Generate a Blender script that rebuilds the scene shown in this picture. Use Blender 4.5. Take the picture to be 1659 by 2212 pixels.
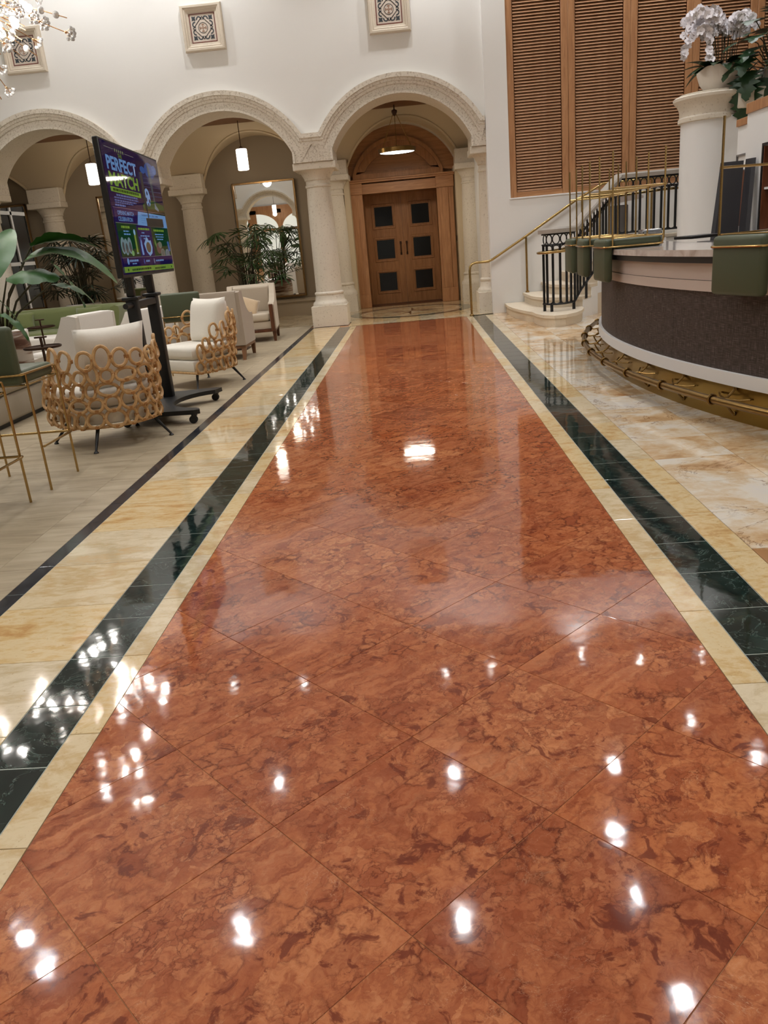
import bpy, bmesh, math, random
from mathutils import Matrix, Vector
PI = math.pi
S = bpy.context.scene
COL = S.collection
for _o in list(bpy.data.objects): bpy.data.objects.remove(_o)
rnd = random.Random(7)

# ---------------------------------------------------------------- camera
roll, pitch, yaw, FPX, W, H = -0.0907, 0.3281, 0.06175, 1707.288, 1659, 2212
_f = Vector((-math.sin(yaw)*math.cos(pitch), math.cos(yaw)*math.cos(pitch), -math.sin(pitch)))
_r = Vector((math.cos(yaw), math.sin(yaw), 0)); _u = _r.cross(_f)
_r2 = _r*math.cos(roll)+_u*math.sin(roll); _u2 = -_r*math.sin(roll)+_u*math.cos(roll)
cd = bpy.data.cameras.new('camera'); cam = bpy.data.objects.new('camera', cd); COL.objects.link(cam)
cd.sensor_fit = 'HORIZONTAL'; cd.sensor_width = 36.0; cd.lens = 36.0*FPX/W; cd.clip_end = 200; cd.clip_start = 0.05
M = Matrix.Identity(4)
for i in range(3): M[i][0] = _r2[i]; M[i][1] = _u2[i]; M[i][2] = -_f[i]; M[i][3] = (0, 0, 1.4)[i]
cam.matrix_world = M
S.camera = cam

# ---------------------------------------------------------------- world, exposure
wd = bpy.data.worlds.new('world'); S.world = wd; wd.use_nodes = True
wd.node_tree.nodes['Background'].inputs[0].default_value = (1, .93, .84, 1)
wd.node_tree.nodes['Background'].inputs[1].default_value = 0.02
S.view_settings.view_transform = 'Standard'; S.view_settings.look = 'None'
S.view_settings.gamma = 1; S.view_settings.use_curve_mapping = False
S.view_settings.exposure = 0.48
SPOT_W, CHAND_W, PEND_W = 75.0, 150.0, 10.0
S.cycles.max_bounces = 6; S.cycles.diffuse_bounces = 3; S.cycles.glossy_bounces = 4
S.cycles.use_adaptive_sampling = True; S.cycles.adaptive_threshold = .07; S.cycles.adaptive_min_samples = 16
S.cycles.transmission_bounces = 6; S.cycles.sample_clamp_indirect = 6
S.cycles.caustics_reflective = False; S.cycles.caustics_refractive = False
S.cycles.use_denoising = True

# ---------------------------------------------------------------- materials
def s2l(c):
    c = c/255.0
    return c/12.92 if c <= .04045 else ((c+.055)/1.055)**2.4
def rgb(r, g, b): return (s2l(r), s2l(g), s2l(b), 1)
class NT:
    def __init__(s, name):
        s.m = bpy.data.materials.new(name); s.m.use_nodes = True
        s.t = s.m.node_tree; s.n = s.t.nodes; s.p = s.n['Principled BSDF']
    def add(s, typ, **kw):
        nd = s.n.new(typ)
        for k, v in kw.items(): setattr(nd, k, v)
        return nd
    def link(s, a, b): s.t.links.new(a, b)
    def set(s, nd, **kw):
        for k, v in kw.items():
            k = k.replace('_', ' ')
            if hasattr(v, 'links') or hasattr(v, 'is_linked'): s.link(v, nd.inputs[k])
            else: nd.inputs[k].default_value = v
        return nd
    def coord(s, scale=(1, 1, 1), rand=False, kind='Object'):
        tc = s.add('ShaderNodeTexCoord'); out = tc.outputs[kind]
        if rand:
            oi = s.add('ShaderNodeObjectInfo'); mu = s.add('ShaderNodeVectorMath', operation='MULTIPLY_ADD')
            s.link(oi.outputs['Random'], mu.inputs[0]); mu.inputs[1].default_value = (37.3, 51.7, 19.1); s.link(out, mu.inputs[2]); out = mu.outputs[0]
        mp = s.add('ShaderNodeMapping'); mp.inputs['Scale'].default_value = scale; s.link(out, mp.inputs[0])
        return mp.outputs[0]
    def noise(s, vec, scale, detail=4, rough=.55, dist=0):
        nd = s.add('ShaderNodeTexNoise'); s.link(vec, nd.inputs['Vector'])
        s.set(nd, Scale=scale, Detail=detail, Roughness=rough, Distortion=dist); return nd.outputs['Fac']
    def ramp(s, fac, stops, interp='LINEAR'):
        nd = s.add('ShaderNodeValToRGB'); nd.color_ramp.interpolation = interp
        el = nd.color_ramp.elements
        while len(el) < len(stops): el.new(0.5)
        for e, (p, c) in zip(el, stops): e.position = p; e.color = c if len(c) == 4 else (*c, 1)
        s.link(fac, nd.inputs[0]); return nd.outputs[0]
    def mix(s, fac, a, b, mode='MIX'):
        nd = s.add('ShaderNodeMix', data_type='RGBA', blend_type=mode)
        for sock, v in ((nd.inputs['Factor'], fac), (nd.inputs[6], a), (nd.inputs[7], b)):
            if isinstance(v, (int, float, tuple)): sock.default_value = v
            else: s.link(v, sock)
        return nd.outputs[2]
    def math(s, op, a, b=0.0):
        nd = s.add('ShaderNodeMath', operation=op)
        for i, v in enumerate((a, b)):
            if isinstance(v, (int, float)): nd.inputs[i].default_value = v
            else: s.link(v, nd.inputs[i])
        return nd.outputs[0]
    def bump(s, h, strength=.3, dist=.01):
        b = s.add('ShaderNodeBump'); s.link(h, b.inputs['Height']); b.inputs['Strength'].default_value = strength; b.inputs['Distance'].default_value = dist
        s.link(b.outputs[0], s.p.inputs['Normal'])
    def base(s, c):
        if isinstance(c, tuple): s.p.inputs['Base Color'].default_value = c
        else: s.link(c, s.p.inputs['Base Color'])
    def fin(s, rough=.5, metal=0, spec=.5, coat=0, sheen=0):
        s.set(s.p, Roughness=rough, Metallic=metal); s.p.inputs['Specular IOR Level'].default_value = spec
        s.p.inputs['Coat Weight'].default_value = coat; s.p.inputs['Coat Roughness'].default_value = .04
        s.p.inputs['Sheen Weight'].default_value = sheen
        return s.m
def plain(name, c, rough=.5, metal=0, spec=.5, nscale=0, nbump=.15, var=.0, coat=0, sheen=0):
    k = NT(name); v = k.coord()
    n1 = k.noise(v, nscale or 6, 4)
    if var: k.base(k.mix(k.math('MULTIPLY', n1, 1), tuple(x*(1-var) for x in c[:3])+(1,), tuple(min(1, x*(1+var)) for x in c[:3])+(1,)))
    else: k.base(c)
    if nscale: k.bump(n1, nbump, .01)
    return k.fin(rough, metal, spec, coat, sheen)
def emis(name, c, strength, base=(.8, .8, .8, 1)):
    k = NT(name); k.base(base); k.p.inputs['Emission Color'].default_value = c; k.p.inputs['Emission Strength'].default_value = strength
    return k.fin(.4)
def glossy_stone(name, build, rough=.05, wav=.012):
    """polished stone; BUILD(k, coords) gives the colour, a faint waviness breaks up reflections"""
    k = NT(name); v = k.coord(rand=True); k.base(build(k, v))
    g = k.coord(kind='Object'); h = k.noise(g, 9, 2, .4); k.bump(h, wav, .05)
    return k.fin(rough, spec=.5)
def red_marble(k, v):
    oi = k.add('ShaderNodeObjectInfo')
    n = k.add('ShaderNodeTexNoise'); k.link(v, n.inputs['Vector']); k.set(n, Scale=8.0, Detail=6.0, Roughness=.62)
    wa = k.add('ShaderNodeVectorMath', operation='MULTIPLY_ADD'); k.link(n.outputs['Color'], wa.inputs[0]); wa.inputs[1].default_value = (.15, .15, .15); k.link(v, wa.inputs[2])
    mp = k.add('ShaderNodeMapping'); mp.inputs['Scale'].default_value = (1, 1.55, 1); k.link(wa.outputs[0], mp.inputs[0])
    def vor(sc, feat):
        q = k.add('ShaderNodeTexVoronoi', feature=feat); k.link(mp.outputs[0], q.inputs['Vector']); q.inputs['Scale'].default_value = sc; return q
    e1, c1, e2, c2 = vor(9.8, 'DISTANCE_TO_EDGE'), vor(9.8, 'F1'), vor(27, 'DISTANCE_TO_EDGE'), vor(27, 'F1')
    sep = k.add('ShaderNodeSeparateColor'); k.link(c1.outputs['Color'], sep.inputs[0]); sep2 = k.add('ShaderNodeSeparateColor'); k.link(c2.outputs['Color'], sep2.inputs[0])
    cell = k.ramp(sep.outputs[0], [(0, rgb(184, 106, 70)), (.3, rgb(204, 126, 84)), (.75, rgb(222, 148, 102)), (1, rgb(166, 90, 62))])
    small = k.ramp(sep2.outputs[1], [(0, rgb(172, 96, 64)), (.5, rgb(204, 126, 86)), (1, rgb(222, 150, 106))])
    region = k.ramp(k.noise(v, 4.5, 3, .5), [(.44, (0, 0, 0)), (.56, (1, 1, 1))])
    cell = k.mix(k.math('MULTIPLY', region, .75), cell, small)
    fine = k.noise(v, 34, 7, .72, .8)
    cell = k.mix(k.ramp(fine, [(.36, (.7, .7, .7)), (.54, (0, 0, 0))]), cell, rgb(160, 84, 56))
    cell = k.mix(k.ramp(fine, [(.58, (0, 0, 0)), (.74, (.55, .55, .55))]), cell, rgb(236, 172, 128))
    ed1 = k.ramp(e1.outputs['Distance'], [(0, (1, 1, 1)), (.03, (.55, .55, .55)), (.11, (0, 0, 0))])
    ed2 = k.ramp(e2.outputs['Distance'], [(0, (.8, .8, .8)), (.05, (.3, .3, .3)), (.12, (0, 0, 0))])
    edge = k.mix(region, ed1, ed2)
    em = k.math('MULTIPLY', edge, k.ramp(k.noise(v, 7, 4, .6), [(.40, (.05, .05, .05)), (.58, (1, 1, 1))]))
    c = k.mix(em, cell, rgb(112, 52, 38))
    patch = k.ramp(k.noise(v, 12, 5, .62, 1.4), [(.575, (0, 0, 0)), (.635, (.85, .85, .85))])
    c = k.mix(patch, c, rgb(128, 62, 46))
    st = k.add('ShaderNodeMapping'); st.inputs['Scale'].default_value = (2.2, 22, 1); k.link(wa.outputs[0], st.inputs[0])
    sk = k.ramp(k.noise(st.outputs[0], 1.6, 5, .65), [(.40, rgb(156, 82, 56)), (.5, rgb(204, 126, 86)), (.62, rgb(222, 150, 108))])
    c = k.mix(k.math('MULTIPLY', k.ramp(k.noise(v, 2.6, 2, .4), [(.52, (0, 0, 0)), (.6, (1, 1, 1))]), .6), c, sk)
    vein = k.ramp(k.noise(v, 3.1, 6, .7, 2.2), [(.4965, (0, 0, 0)), (.5, (.55, .55, .55)), (.5035, (0, 0, 0))])
    vein = k.math('MULTIPLY', vein, k.ramp(k.noise(v, 3.7, 2), [(.5, (0, 0, 0)), (.56, (1, 1, 1))]))
    c = k.mix(vein, c, rgb(232, 186, 150))
    return k.mix(1.0, c, k.ramp(oi.outputs['Random'], [(0, rgb(206, 186, 180)), (.3, rgb(236, 232, 226)), (.65, rgb(220, 204, 196)), (1, rgb(238, 226, 208))]), 'MULTIPLY')
def green_marble(k, v):
    a = k.noise(v, 6, 6, .6, 1.5)
    c = k.ramp(a, [(.3, rgb(14, 22, 22)), (.55, rgb(24, 40, 38)), (.75, rgb(38, 62, 56))])
    vein = k.ramp(k.noise(v, 4.3, 6, .65, 2.0), [(.492, (0, 0, 0)), (.5, (.5, .5, .5)), (.508, (0, 0, 0))])
    return k.mix(vein, c, rgb(120, 140, 132))
def cream_marble(c0, c1, c2, sc=(1, 1.5, 1)):
    def f(k, v):
        oi = k.add('ShaderNodeObjectInfo')
        mp = k.add('ShaderNodeMapping'); mp.inputs['Scale'].default_value = sc; k.link(v, mp.inputs[0])
        a = k.noise(mp.outputs[0], 3.0, 9, .62, .8); b = k.noise(mp.outputs[0], 15, 7, .68, .5)
        q = k.math('ADD', k.math('MULTIPLY', a, .6), k.math('MULTIPLY', b, .4))
        gold = k.ramp(q, [(.36, c2), (.45, c1), (.53, c0), (.62, c1), (.72, c0)])
        pale = k.ramp(q, [(.36, tuple(.55*x+.45*y for x, y in zip(c2, c0))), (.46, rgb(208, 188, 152)), (.56, rgb(228, 212, 182)), (.7, rgb(212, 194, 160))])
        c = k.mix(k.ramp(oi.outputs['Random'], [(.3, (0, 0, 0)), (.62, (1, 1, 1))]), pale, gold)
        pit = k.ramp(k.noise(v, 42, 5, .72), [(.62, (0, 0, 0)), (.68, (.5, .5, .5))])
        return k.mix(pit, c, tuple(x*.8 for x in c2[:3])+(1,))
    return f
def gold_marble(k, v):
    oi = k.add('ShaderNodeObjectInfo')
    a = k.noise(v, 1.9, 9, .62, .9); b = k.noise(v, 10, 7, .68, .6)
    f = k.math('ADD', k.math('MULTIPLY', a, .72), k.math('MULTIPLY', b, .28))
    f = k.math('ADD', f, k.math('MULTIPLY', k.math('SUBTRACT', oi.outputs['Random'], .45), .16))
    c = k.ramp(f, [(.32, rgb(176, 132, 90)), (.42, rgb(212, 178, 136)), (.50, rgb(226, 206, 178)), (.56, rgb(234, 224, 208)), (.7, rgb(228, 222, 216))])
    crack = k.ramp(k.noise(v, 1.5, 8, .66, 1.2), [(.486, (0, 0, 0)), (.5, (.8, .8, .8)), (.508, (0, 0, 0))])
    return k.mix(k.math('MULTIPLY', crack, k.ramp(k.noise(v, 1.3, 2), [(.46, (0, 0, 0)), (.56, (1, 1, 1))])), c, rgb(128, 84, 50))
def coral(name, c, dark, pit=.62):
    k = NT(name); v = k.coord()
    a = k.noise(v, 34, 6, .7); b = k.noise(v, 4, 3)
    col = k.mix(b, tuple(x*.92 for x in c[:3])+(1,), c)
    pm = k.ramp(a, [(pit-.04, (0, 0, 0)), (pit+.03, (1, 1, 1))])
    k.base(k.mix(k.math('MULTIPLY', pm, .55), col, dark))
    k.bump(k.math('SUBTRACT', 1, pm), .35, .008)
    return k.fin(.75, spec=.3)
def wood(name, c0, c1, rough=.42, axis=(14, 14, 1.2), coat=0):
    k = NT(name); v = k.coord(axis)
    a = k.noise(v, 1.6, 6, .6, .8); b = k.noise(v, 9, 3, .5)
    c = k.ramp(a, [(.3, c0), (.65, c1)]); k.base(k.mix(k.math('MULTIPLY', b, .35), c, c0))
    k.bump(b, .06, .004)
    return k.fin(rough, coat=coat)
def fabric(name, c, scale=240, sheen=.3, var=.12, rough=.9):
    k = NT(name); v = k.coord(); a = k.noise(v, scale, 2, .5); b = k.noise(v, 5, 3)
    sq = k.coord((30, 30, 190)); st = k.noise(sq, 1.5, 3)
    t = k.math('ADD', k.math('MULTIPLY', a, .5), k.math('MULTIPLY', st, .5))
    k.base(k.mix(t, tuple(x*(1-var) for x in c[:3])+(1,), tuple(min(1, x*(1+var)) for x in c[:3])+(1,)))
    k.bump(a, .25, .003); return k.fin(rough, spec=.2, sheen=sheen)
MT = {}
MT['red'] = glossy_stone('red marble', red_marble, .055)
MT['green'] = glossy_stone('green black marble', green_marble, .05)
MT['slate'] = glossy_stone('blue grey slate band', lambda k, v: k.ramp(k.noise(v, 7, 6, .65), [(.35, rgb(40, 42, 48)), (.65, rgb(62, 64, 70))]), .14)
MT['cream'] = glossy_stone('cream marble', cream_marble(rgb(226, 204, 160), rgb(214, 180, 126), rgb(188, 146, 92)), .07)
MT['creamw'] = glossy_stone('golden cream marble', cream_marble(rgb(228, 206, 164), rgb(218, 184, 130), rgb(196, 150, 94), (.7, 1.8, 1)), .07)
MT['gold'] = glossy_stone('veined gold marble', gold_marble, .06)
def matte_trav(k, v):
    mp = k.add('ShaderNodeMapping'); mp.inputs['Scale'].default_value = (1, 6, 1); k.link(v, mp.inputs[0])
    a = k.noise(mp.outputs[0], 2.2, 7, .6, .6)
    return k.ramp(a, [(.3, rgb(152, 136, 112)), (.5, rgb(172, 157, 131)), (.7, rgb(186, 172, 147))])
k = NT('honed travertine'); v = k.coord(rand=True); k.base(matte_trav(k, v)); MT['paleg'] = plain('pale grout', rgb(168, 174, 166), .7)
MT['trav'] = k.fin(.42, spec=.35)
MT['grout'] = plain('floor grout', rgb(176, 132, 96), .8)
MT['bronzefloor'] = glossy_stone('brown gallery marble', cream_marble(rgb(132, 112, 92), rgb(106, 86, 68), rgb(76, 58, 46)), .12)
MT['greyring'] = glossy_stone('grey green inlay', lambda k, v: k.ramp(k.noise(v, 5, 5), [(.3, rgb(70, 76, 66)), (.7, rgb(112, 114, 98))]), .08)
MT['white'] = plain('white wall paint', (.86, .85, .825, 1), .85, nscale=90, nbump=.02)
MT['bright'] = plain('bright white paint', (.87, .868, .86, 1), .6, nscale=90, nbump=.02)
MT['ceil'] = plain('ceiling paint', (.78, .76, .72, 1), .9)
MT['taupe'] = plain('taupe wall paint', rgb(142, 128, 108), .8, nscale=90, nbump=.02)
MT['dado'] = plain('lighter taupe dado', rgb(178, 164, 142), .7)
MT['vault'] = plain('vault plaster', rgb(205, 188, 158), .85, nscale=60, nbump=.03)
MT['coral'] = coral('coral stone', rgb(232, 223, 207), rgb(160, 140, 114))
MT['corald'] = coral('carved coral stone', rgb(234, 226, 212), rgb(158, 138, 112), .57)
MT['oak'] = wood('oak', rgb(160, 110, 72), rgb(200, 150, 106))
MT['oakh'] = wood('oak cross grain', rgb(160, 110, 72), rgb(200, 150, 106), axis=(1.2, 14, 14))
MT['oakd'] = wood('brown oak door', rgb(146, 98, 58), rgb(180, 128, 80), .45)
MT['oakt'] = wood('transom oak', rgb(150, 102, 62), rgb(188, 136, 88), .4, axis=(1.2, 14, 14))
MT['ceilwood'] = wood('dark ceiling wood', rgb(96, 58, 32), rgb(130, 82, 46), axis=(1.2, 14, 14))
MT['louver'] = wood('louver wood', rgb(178, 132, 98), rgb(218, 174, 138), .26, axis=(1.5, 14, 14), coat=.3)
MT['walnut'] = wood('walnut', rgb(70, 38, 22), rgb(112, 66, 38), .35)
MT['legwood'] = wood('light walnut', rgb(104, 70, 44), rgb(140, 98, 64), .4)
MT['brass'] = plain('brass', rgb(176, 148, 98), .22, 1)
MT['brassd'] = plain('aged brass', rgb(140, 112, 66), .3, 1)
MT['kick'] = plain('brushed brass kick plate', rgb(160, 132, 70), .28, 1, nscale=3, nbump=.02)
MT['iron'] = plain('black iron', rgb(14, 14, 16), .4)
MT['blackp'] = plain('black powder coat', rgb(16, 16, 18), .45)
MT['rubber'] = plain('black rubber', rgb(12, 12, 12), .6)
MT['bronze'] = plain('dark bronze', rgb(72, 52, 42), .4, .8)
MT['greenv'] = plain('green leather', rgb(78, 86, 64), .48, nscale=240, nbump=.06)
MT['velvet'] = fabric('green velvet', rgb(118, 126, 80), 300, .4, .18)
MT['linen'] = fabric('off white linen', rgb(232, 226, 214), 180, .2, .10)
MT['whitef'] = fabric('white boucle', rgb(234, 228, 220), 260, .2, .08)
MT['greyf'] = fabric('grey beige upholstery', rgb(172, 158, 142), 260, .2, .10)
MT['beigef'] = fabric('light beige upholstery', rgb(202, 188, 168), 260, .3, .10)
MT['tanp'] = fabric('tan silk', rgb(206, 180, 146), 120, .5, .10, .6)
MT['bench'] = fabric('grey beige bench fabric', rgb(176, 164, 144), 260, .2, .10)
MT['rattan'] = wood('rattan', rgb(178, 136, 88), rgb(216, 178, 126), .45, axis=(20, 20, 20))
MT['rattanb'] = wood('rattan binding', rgb(140, 92, 44), rgb(186, 132, 76), .5, axis=(60, 60, 60))
MT['glassdark'] = plain('dark door glass', rgb(12, 14, 15), .12, spec=.25)
MT['mirror'] = plain('mirror silver', (.9, .9, .88, 1), .01, 1)
MT['goldframe'] = plain('gold frame', rgb(128, 100, 64), .35, .9)
MT['topstone'] = glossy_stone('bar quartzite', lambda k, v: k.ramp(k.noise(v, 5, 8, .65, 1.2), [(.3, rgb(186, 170, 160)), (.5, rgb(214, 204, 198)), (.7, rgb(230, 224, 220))]), .09)
MT['gloss'] = plain('pale lacquer', rgb(214, 200, 192), .25)
MT['darkband'] = plain('dark charcoal band', rgb(42, 40, 44), .35)
MT['railstone'] = plain('grey rail stone', rgb(168, 160, 150), .5, nscale=20, nbump=.05, var=.08)
MT['stepstone'] = coral('step stone', rgb(226, 212, 190), rgb(176, 150, 116), .64)
MT['leaf'] = plain('palm leaf', rgb(54, 84, 44), .38, nscale=20, nbump=.1, var=.35)
MT['leafd'] = plain('dark palm leaf', rgb(26, 40, 24), .42, nscale=20, nbump=.1, var=.3)
MT['leafb'] = plain('large glossy leaf', rgb(48, 92, 36), .4, nscale=6, nbump=.1, var=.35)
MT['leafm'] = plain('philodendron leaf', rgb(36, 66, 38), .45, nscale=20, nbump=.1, var=.35)
MT['orchleaf'] = plain('orchid leaf', rgb(34, 60, 30), .4, var=.3)
MT['stem'] = plain('plant cane', rgb(58, 54, 34), .6)
MT['petal'] = plain('white orchid petal', rgb(240, 236, 240), .6)
MT['lip'] = plain('yellow orchid lip', rgb(220, 200, 120), .6)
MT['soil'] = plain('potting soil', rgb(46, 38, 28), .95, nscale=60, nbump=.5)
MT['bowl'] = plain('white stone bowl', rgb(236, 228, 218), .7, nscale=40, nbump=.1)
MT['panelblack'] = plain('charcoal panel', rgb(48, 47, 52), .5)
MT['darkgrey'] = plain('mid grey lacquer', rgb(120, 116, 114), .5)
MT['weaveplain'] = plain('dark woven end panel', rgb(62, 52, 46), .6, nscale=120, nbump=.2)
k = NT('clear plastic'); k.base((.9, .95, 1, 1)); k.p.inputs['Transmission Weight'].default_value = .9; MT['clear'] = k.fin(.12)
MT['brownin'] = wood('brown shelf lining', rgb(92, 48, 22), rgb(120, 66, 34), .4)
MT['bulb'] = emis('bulb glow', (1, .95, .88, 1), 90)
MT['lens'] = emis('downlight lens glow', (1, .96, .9, 1), 60)
MT['alab'] = emis('alabaster glow', (1, .88, .76, 1), 2.6)
MT['disc'] = emis('opal disc glow', (1, .95, .86, 1), 5)
k = NT('crystal glass'); k.base((1, 1, 1, 1)); k.p.inputs['Transmission Weight'].default_value = .55; k.p.inputs['IOR'].default_value = 1.5; MT['crystal'] = k.fin(.06)
MT['rose'] = plain('rose brass', rgb(206, 164, 124), .25, 1)
k = NT('striped ceramic'); v = k.coord((1, 1, 9)); a = k.noise(v, 1.4, 4, .6, .5)
k.base(k.ramp(a, [(.42, rgb(206, 196, 184)), (.5, rgb(150, 120, 100)), (.58, rgb(96, 62, 46))])); k.bump(a, .3, .02); MT['stripe'] = k.fin(.3)
k = NT('woven panel'); v = k.coord((1, 1, 1), kind='UV')
mp = k.add('ShaderNodeMapping'); mp.inputs['Scale'].default_value = (260, 12, 1); k.link(v, mp.inputs[0]); a = k.noise(mp.outputs[0], 1, 3)
mp = k.add('ShaderNodeMapping'); mp.inputs['Scale'].default_value = (12, 260, 1); k.link(v, mp.inputs[0]); b = k.noise(mp.outputs[0], 1, 3)
t = k.math('ADD', k.math('MULTIPLY', a, .5), k.math('MULTIPLY', b, .5))
k.base(k.ramp(t, [(.36, rgb(44, 36, 32)), (.52, rgb(74, 64, 60)), (.66, rgb(126, 114, 110))])); k.bump(t, .2, .004); MT['weave'] = k.fin(.6, spec=.3)

# ---------------------------------------------------------------- mesh helpers
class MB:
    def __init__(s): s.v = []; s.f = []; s.M = Matrix.Identity(4); s.uv = None
    def at(s, x=0, y=0, z=0, rz=0, rx=0, ry=0):
        s.M = Matrix.Translation((x, y, z)) @ Matrix.Rotation(rz, 4, 'Z') @ Matrix.Rotation(ry, 4, 'Y') @ Matrix.Rotation(rx, 4, 'X'); return s
    def add(s, vs, fs):
        b = len(s.v); s.v += [tuple(s.M @ Vector(p)) for p in vs]; s.f += [tuple(i+b for i in f) for f in fs]; return s
    def box(s, x0, x1, y0, y1, z0, z1):
        return s.add([(x0, y0, z0), (x1, y0, z0), (x1, y1, z0), (x0, y1, z0), (x0, y0, z1), (x1, y0, z1), (x1, y1, z1), (x0, y1, z1)],
                     [(3, 2, 1, 0), (4, 5, 6, 7), (0, 1, 5, 4), (1, 2, 6, 5), (2, 3, 7, 6), (3, 0, 4, 7)])
    def rbox(s, x0, x1, y0, y1, z0, z1, r=.02, seg=2):
        bm = bmesh.new(); bmesh.ops.create_cube(bm, size=1)
        for q in bm.verts: q.co = Vector(((x0+x1)/2+q.co.x*(x1-x0), (y0+y1)/2+q.co.y*(y1-y0), (z0+z1)/2+q.co.z*(z1-z0)))
        bmesh.ops.bevel(bm, geom=bm.edges[:], offset=r, segments=seg, profile=.5, affect='EDGES')
        bm.verts.index_update(); s.add([q.co[:] for q in bm.verts], [[q.index for q in f.verts] for f in bm.faces]); bm.free(); return s
    def prism(s, poly, z0, z1, axis='z'):
        n = len(poly)
        if axis == 'z': vs = [(x, y, z0) for x, y in poly]+[(x, y, z1) for x, y in poly]
        elif axis == 'y': vs = [(x, z0, y) for x, y in poly]+[(x, z1, y) for x, y in poly]
        else: vs = [(z0, x, y) for x, y in poly]+[(z1, x, y) for x, y in poly]
        return s.add(vs, [tuple(range(n))[::-1], tuple(range(n, 2*n))]+[(i, (i+1) % n, n+(i+1) % n, n+i) for i in range(n)])
    def lathe(s, prof, n=24, a0=0, a1=2*PI):
        full = abs(a1-a0-2*PI) < 1e-6; m = n if full else n+1; vs = []
        for r, z in prof:
            for i in range(m): t = a0+(a1-a0)*i/n; vs.append((r*math.cos(t), r*math.sin(t), z))
        fs = []
        for j in range(len(prof)-1):
            for i in range(n if full else n):
                i2 = (i+1) % m if full else i+1
                fs.append((j*m+i, j*m+i2, (j+1)*m+i2, (j+1)*m+i))
        if prof[0][0] > 1e-4: fs.append(tuple(range(m))[::-1])
        if prof[-1][0] > 1e-4: fs.append(tuple((len(prof)-1)*m+i for i in range(m)))
        return s.add(vs, fs)
    def sphere(s, r, n=10, m=6, cx=0, cy=0, cz=0, sx=1, sy=1, sz=1):
        vs = [(cx, cy, cz-r*sz)]; fs = []
        for j in range(1, m):
            p = -PI/2+PI*j/m
            for i in range(n): t = 2*PI*i/n; vs.append((cx+r*sx*math.cos(p)*math.cos(t), cy+r*sy*math.cos(p)*math.sin(t), cz+r*sz*math.sin(p)))
        vs.append((cx, cy, cz+r*sz)); L = len(vs)-1
        for i in range(n): fs.append((0, 1+(i+1) % n, 1+i)); fs.append((L, L-n+i, L-n+(i+1) % n))
        for j in range(m-2):
            for i in range(n): a = 1+j*n+i; b = 1+j*n+(i+1) % n; fs.append((a, b, b+n, a+n))
        return s.add(vs, fs)
    def tube(s, pts, r, n=8, closed=False, cap=True):
        P = [Vector(p) for p in pts]; N = len(P); R = r if isinstance(r, (list, tuple)) else [r]*N
        T = []
        for i in range(N):
            a = P[(i-1) % N] if closed or i > 0 else P[i]; b = P[(i+1) % N] if closed or i < N-1 else P[i]
            T.append((b-a).normalized())
        up = Vector((0, 0, 1)) if abs(T[0].z) < .9 else Vector((1, 0, 0))
        X = T[0].cross(up).normalized(); vs = []
        for i in range(N):
            X = (X-T[i]*X.dot(T[i])).normalized(); Y = T[i].cross(X)
            for q in range(n): a = 2*PI*q/n; vs.append(tuple(P[i]+X*(R[i]*math.cos(a))+Y*(R[i]*math.sin(a))))
        fs = []
        for i in range(N if closed else N-1):
            j = (i+1) % N
            for q in range(n): q2 = (q+1) % n; fs.append((i*n+q, i*n+q2, j*n+q2, j*n+q))
        if cap and not closed: fs += [tuple(range(n))[::-1], tuple((N-1)*n+q for q in range(n))]
        return s.add(vs, fs)
    def grid(s, fn, nu, nv):
        vs = [fn(i/nu, j/nv) for j in range(nv+1) for i in range(nu+1)]
        return s.add(vs, [(j*(nu+1)+i, j*(nu+1)+i+1, (j+1)*(nu+1)+i+1, (j+1)*(nu+1)+i) for j in range(nv) for i in range(nu)])
    def pillow(s, w, h, t, n=10):
        def side(sg):
            def fn(u, v):
                x, y = 2*u-1, 2*v-1
                th = t/2*(max(0, 1-x**4)*max(0, 1-y**4))**.5
                k = 1-.06*(1-abs(x)**2)*abs(y)**4; kk = 1-.06*(1-abs(y)**2)*abs(x)**4
                return (x*w/2*kk, sg*th, y*h/2*k)
            return fn
        s.grid(side(-1), n, n); s.grid(side(1), n, n)
        b = len(s.f)-n*n
        for i in range(b, len(s.f)): s.f[i] = s.f[i][::-1]
        return s
    def mesh(s, name, mat, smooth=True, ang=38):
        me = bpy.data.meshes.new(name); me.from_pydata(s.v, [], s.f)
        bm = bmesh.new(); bm.from_mesh(me); bmesh.ops.remove_doubles(bm, verts=bm.verts, dist=1e-5)
        bmesh.ops.recalc_face_normals(bm, faces=bm.faces); bm.to_mesh(me); bm.free()
        me.materials.append(MT[mat] if isinstance(mat, str) else mat)
        if smooth:
            me.polygons.foreach_set('use_smooth', [True]*len(me.polygons)); me.set_sharp_from_angle(angle=math.radians(ang))
        return me
    def build(s, name, mat, parent=None, smooth=True, ang=38, kind=None):
        return link(name, s.mesh(name, mat, smooth, ang), parent, kind)
def link(name, me, parent=None, kind=None, loc=None, rot=None):
    o = bpy.data.objects.new(name, me); COL.objects.link(o)
    if parent: o.parent = parent
    if kind: o['kind'] = kind
    if loc is not None: o.location = loc
    if rot is not None: o.rotation_euler = rot
    return o
def tag(o, label=None, cat=None, group=None, kind=None):
    for kk, vv in (('label', label), ('category', cat), ('group', group), ('kind', kind)):
        if vv: o[kk] = vv
    return o
def thing(name, label, cat, loc=(0, 0, 0), rz=0, group=None, kind=None):
    o = bpy.data.objects.new(name, None); o.empty_display_size = .1; COL.objects.link(o)
    o.location = loc; o.rotation_euler = (0, 0, rz); return tag(o, label, cat, group, kind)
def copytree(o, parent=None):
    c = o.copy(); COL.objects.link(c)
    if parent: c.parent = parent
    for ch in list(o.children): copytree(ch, c)
    return c
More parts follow.
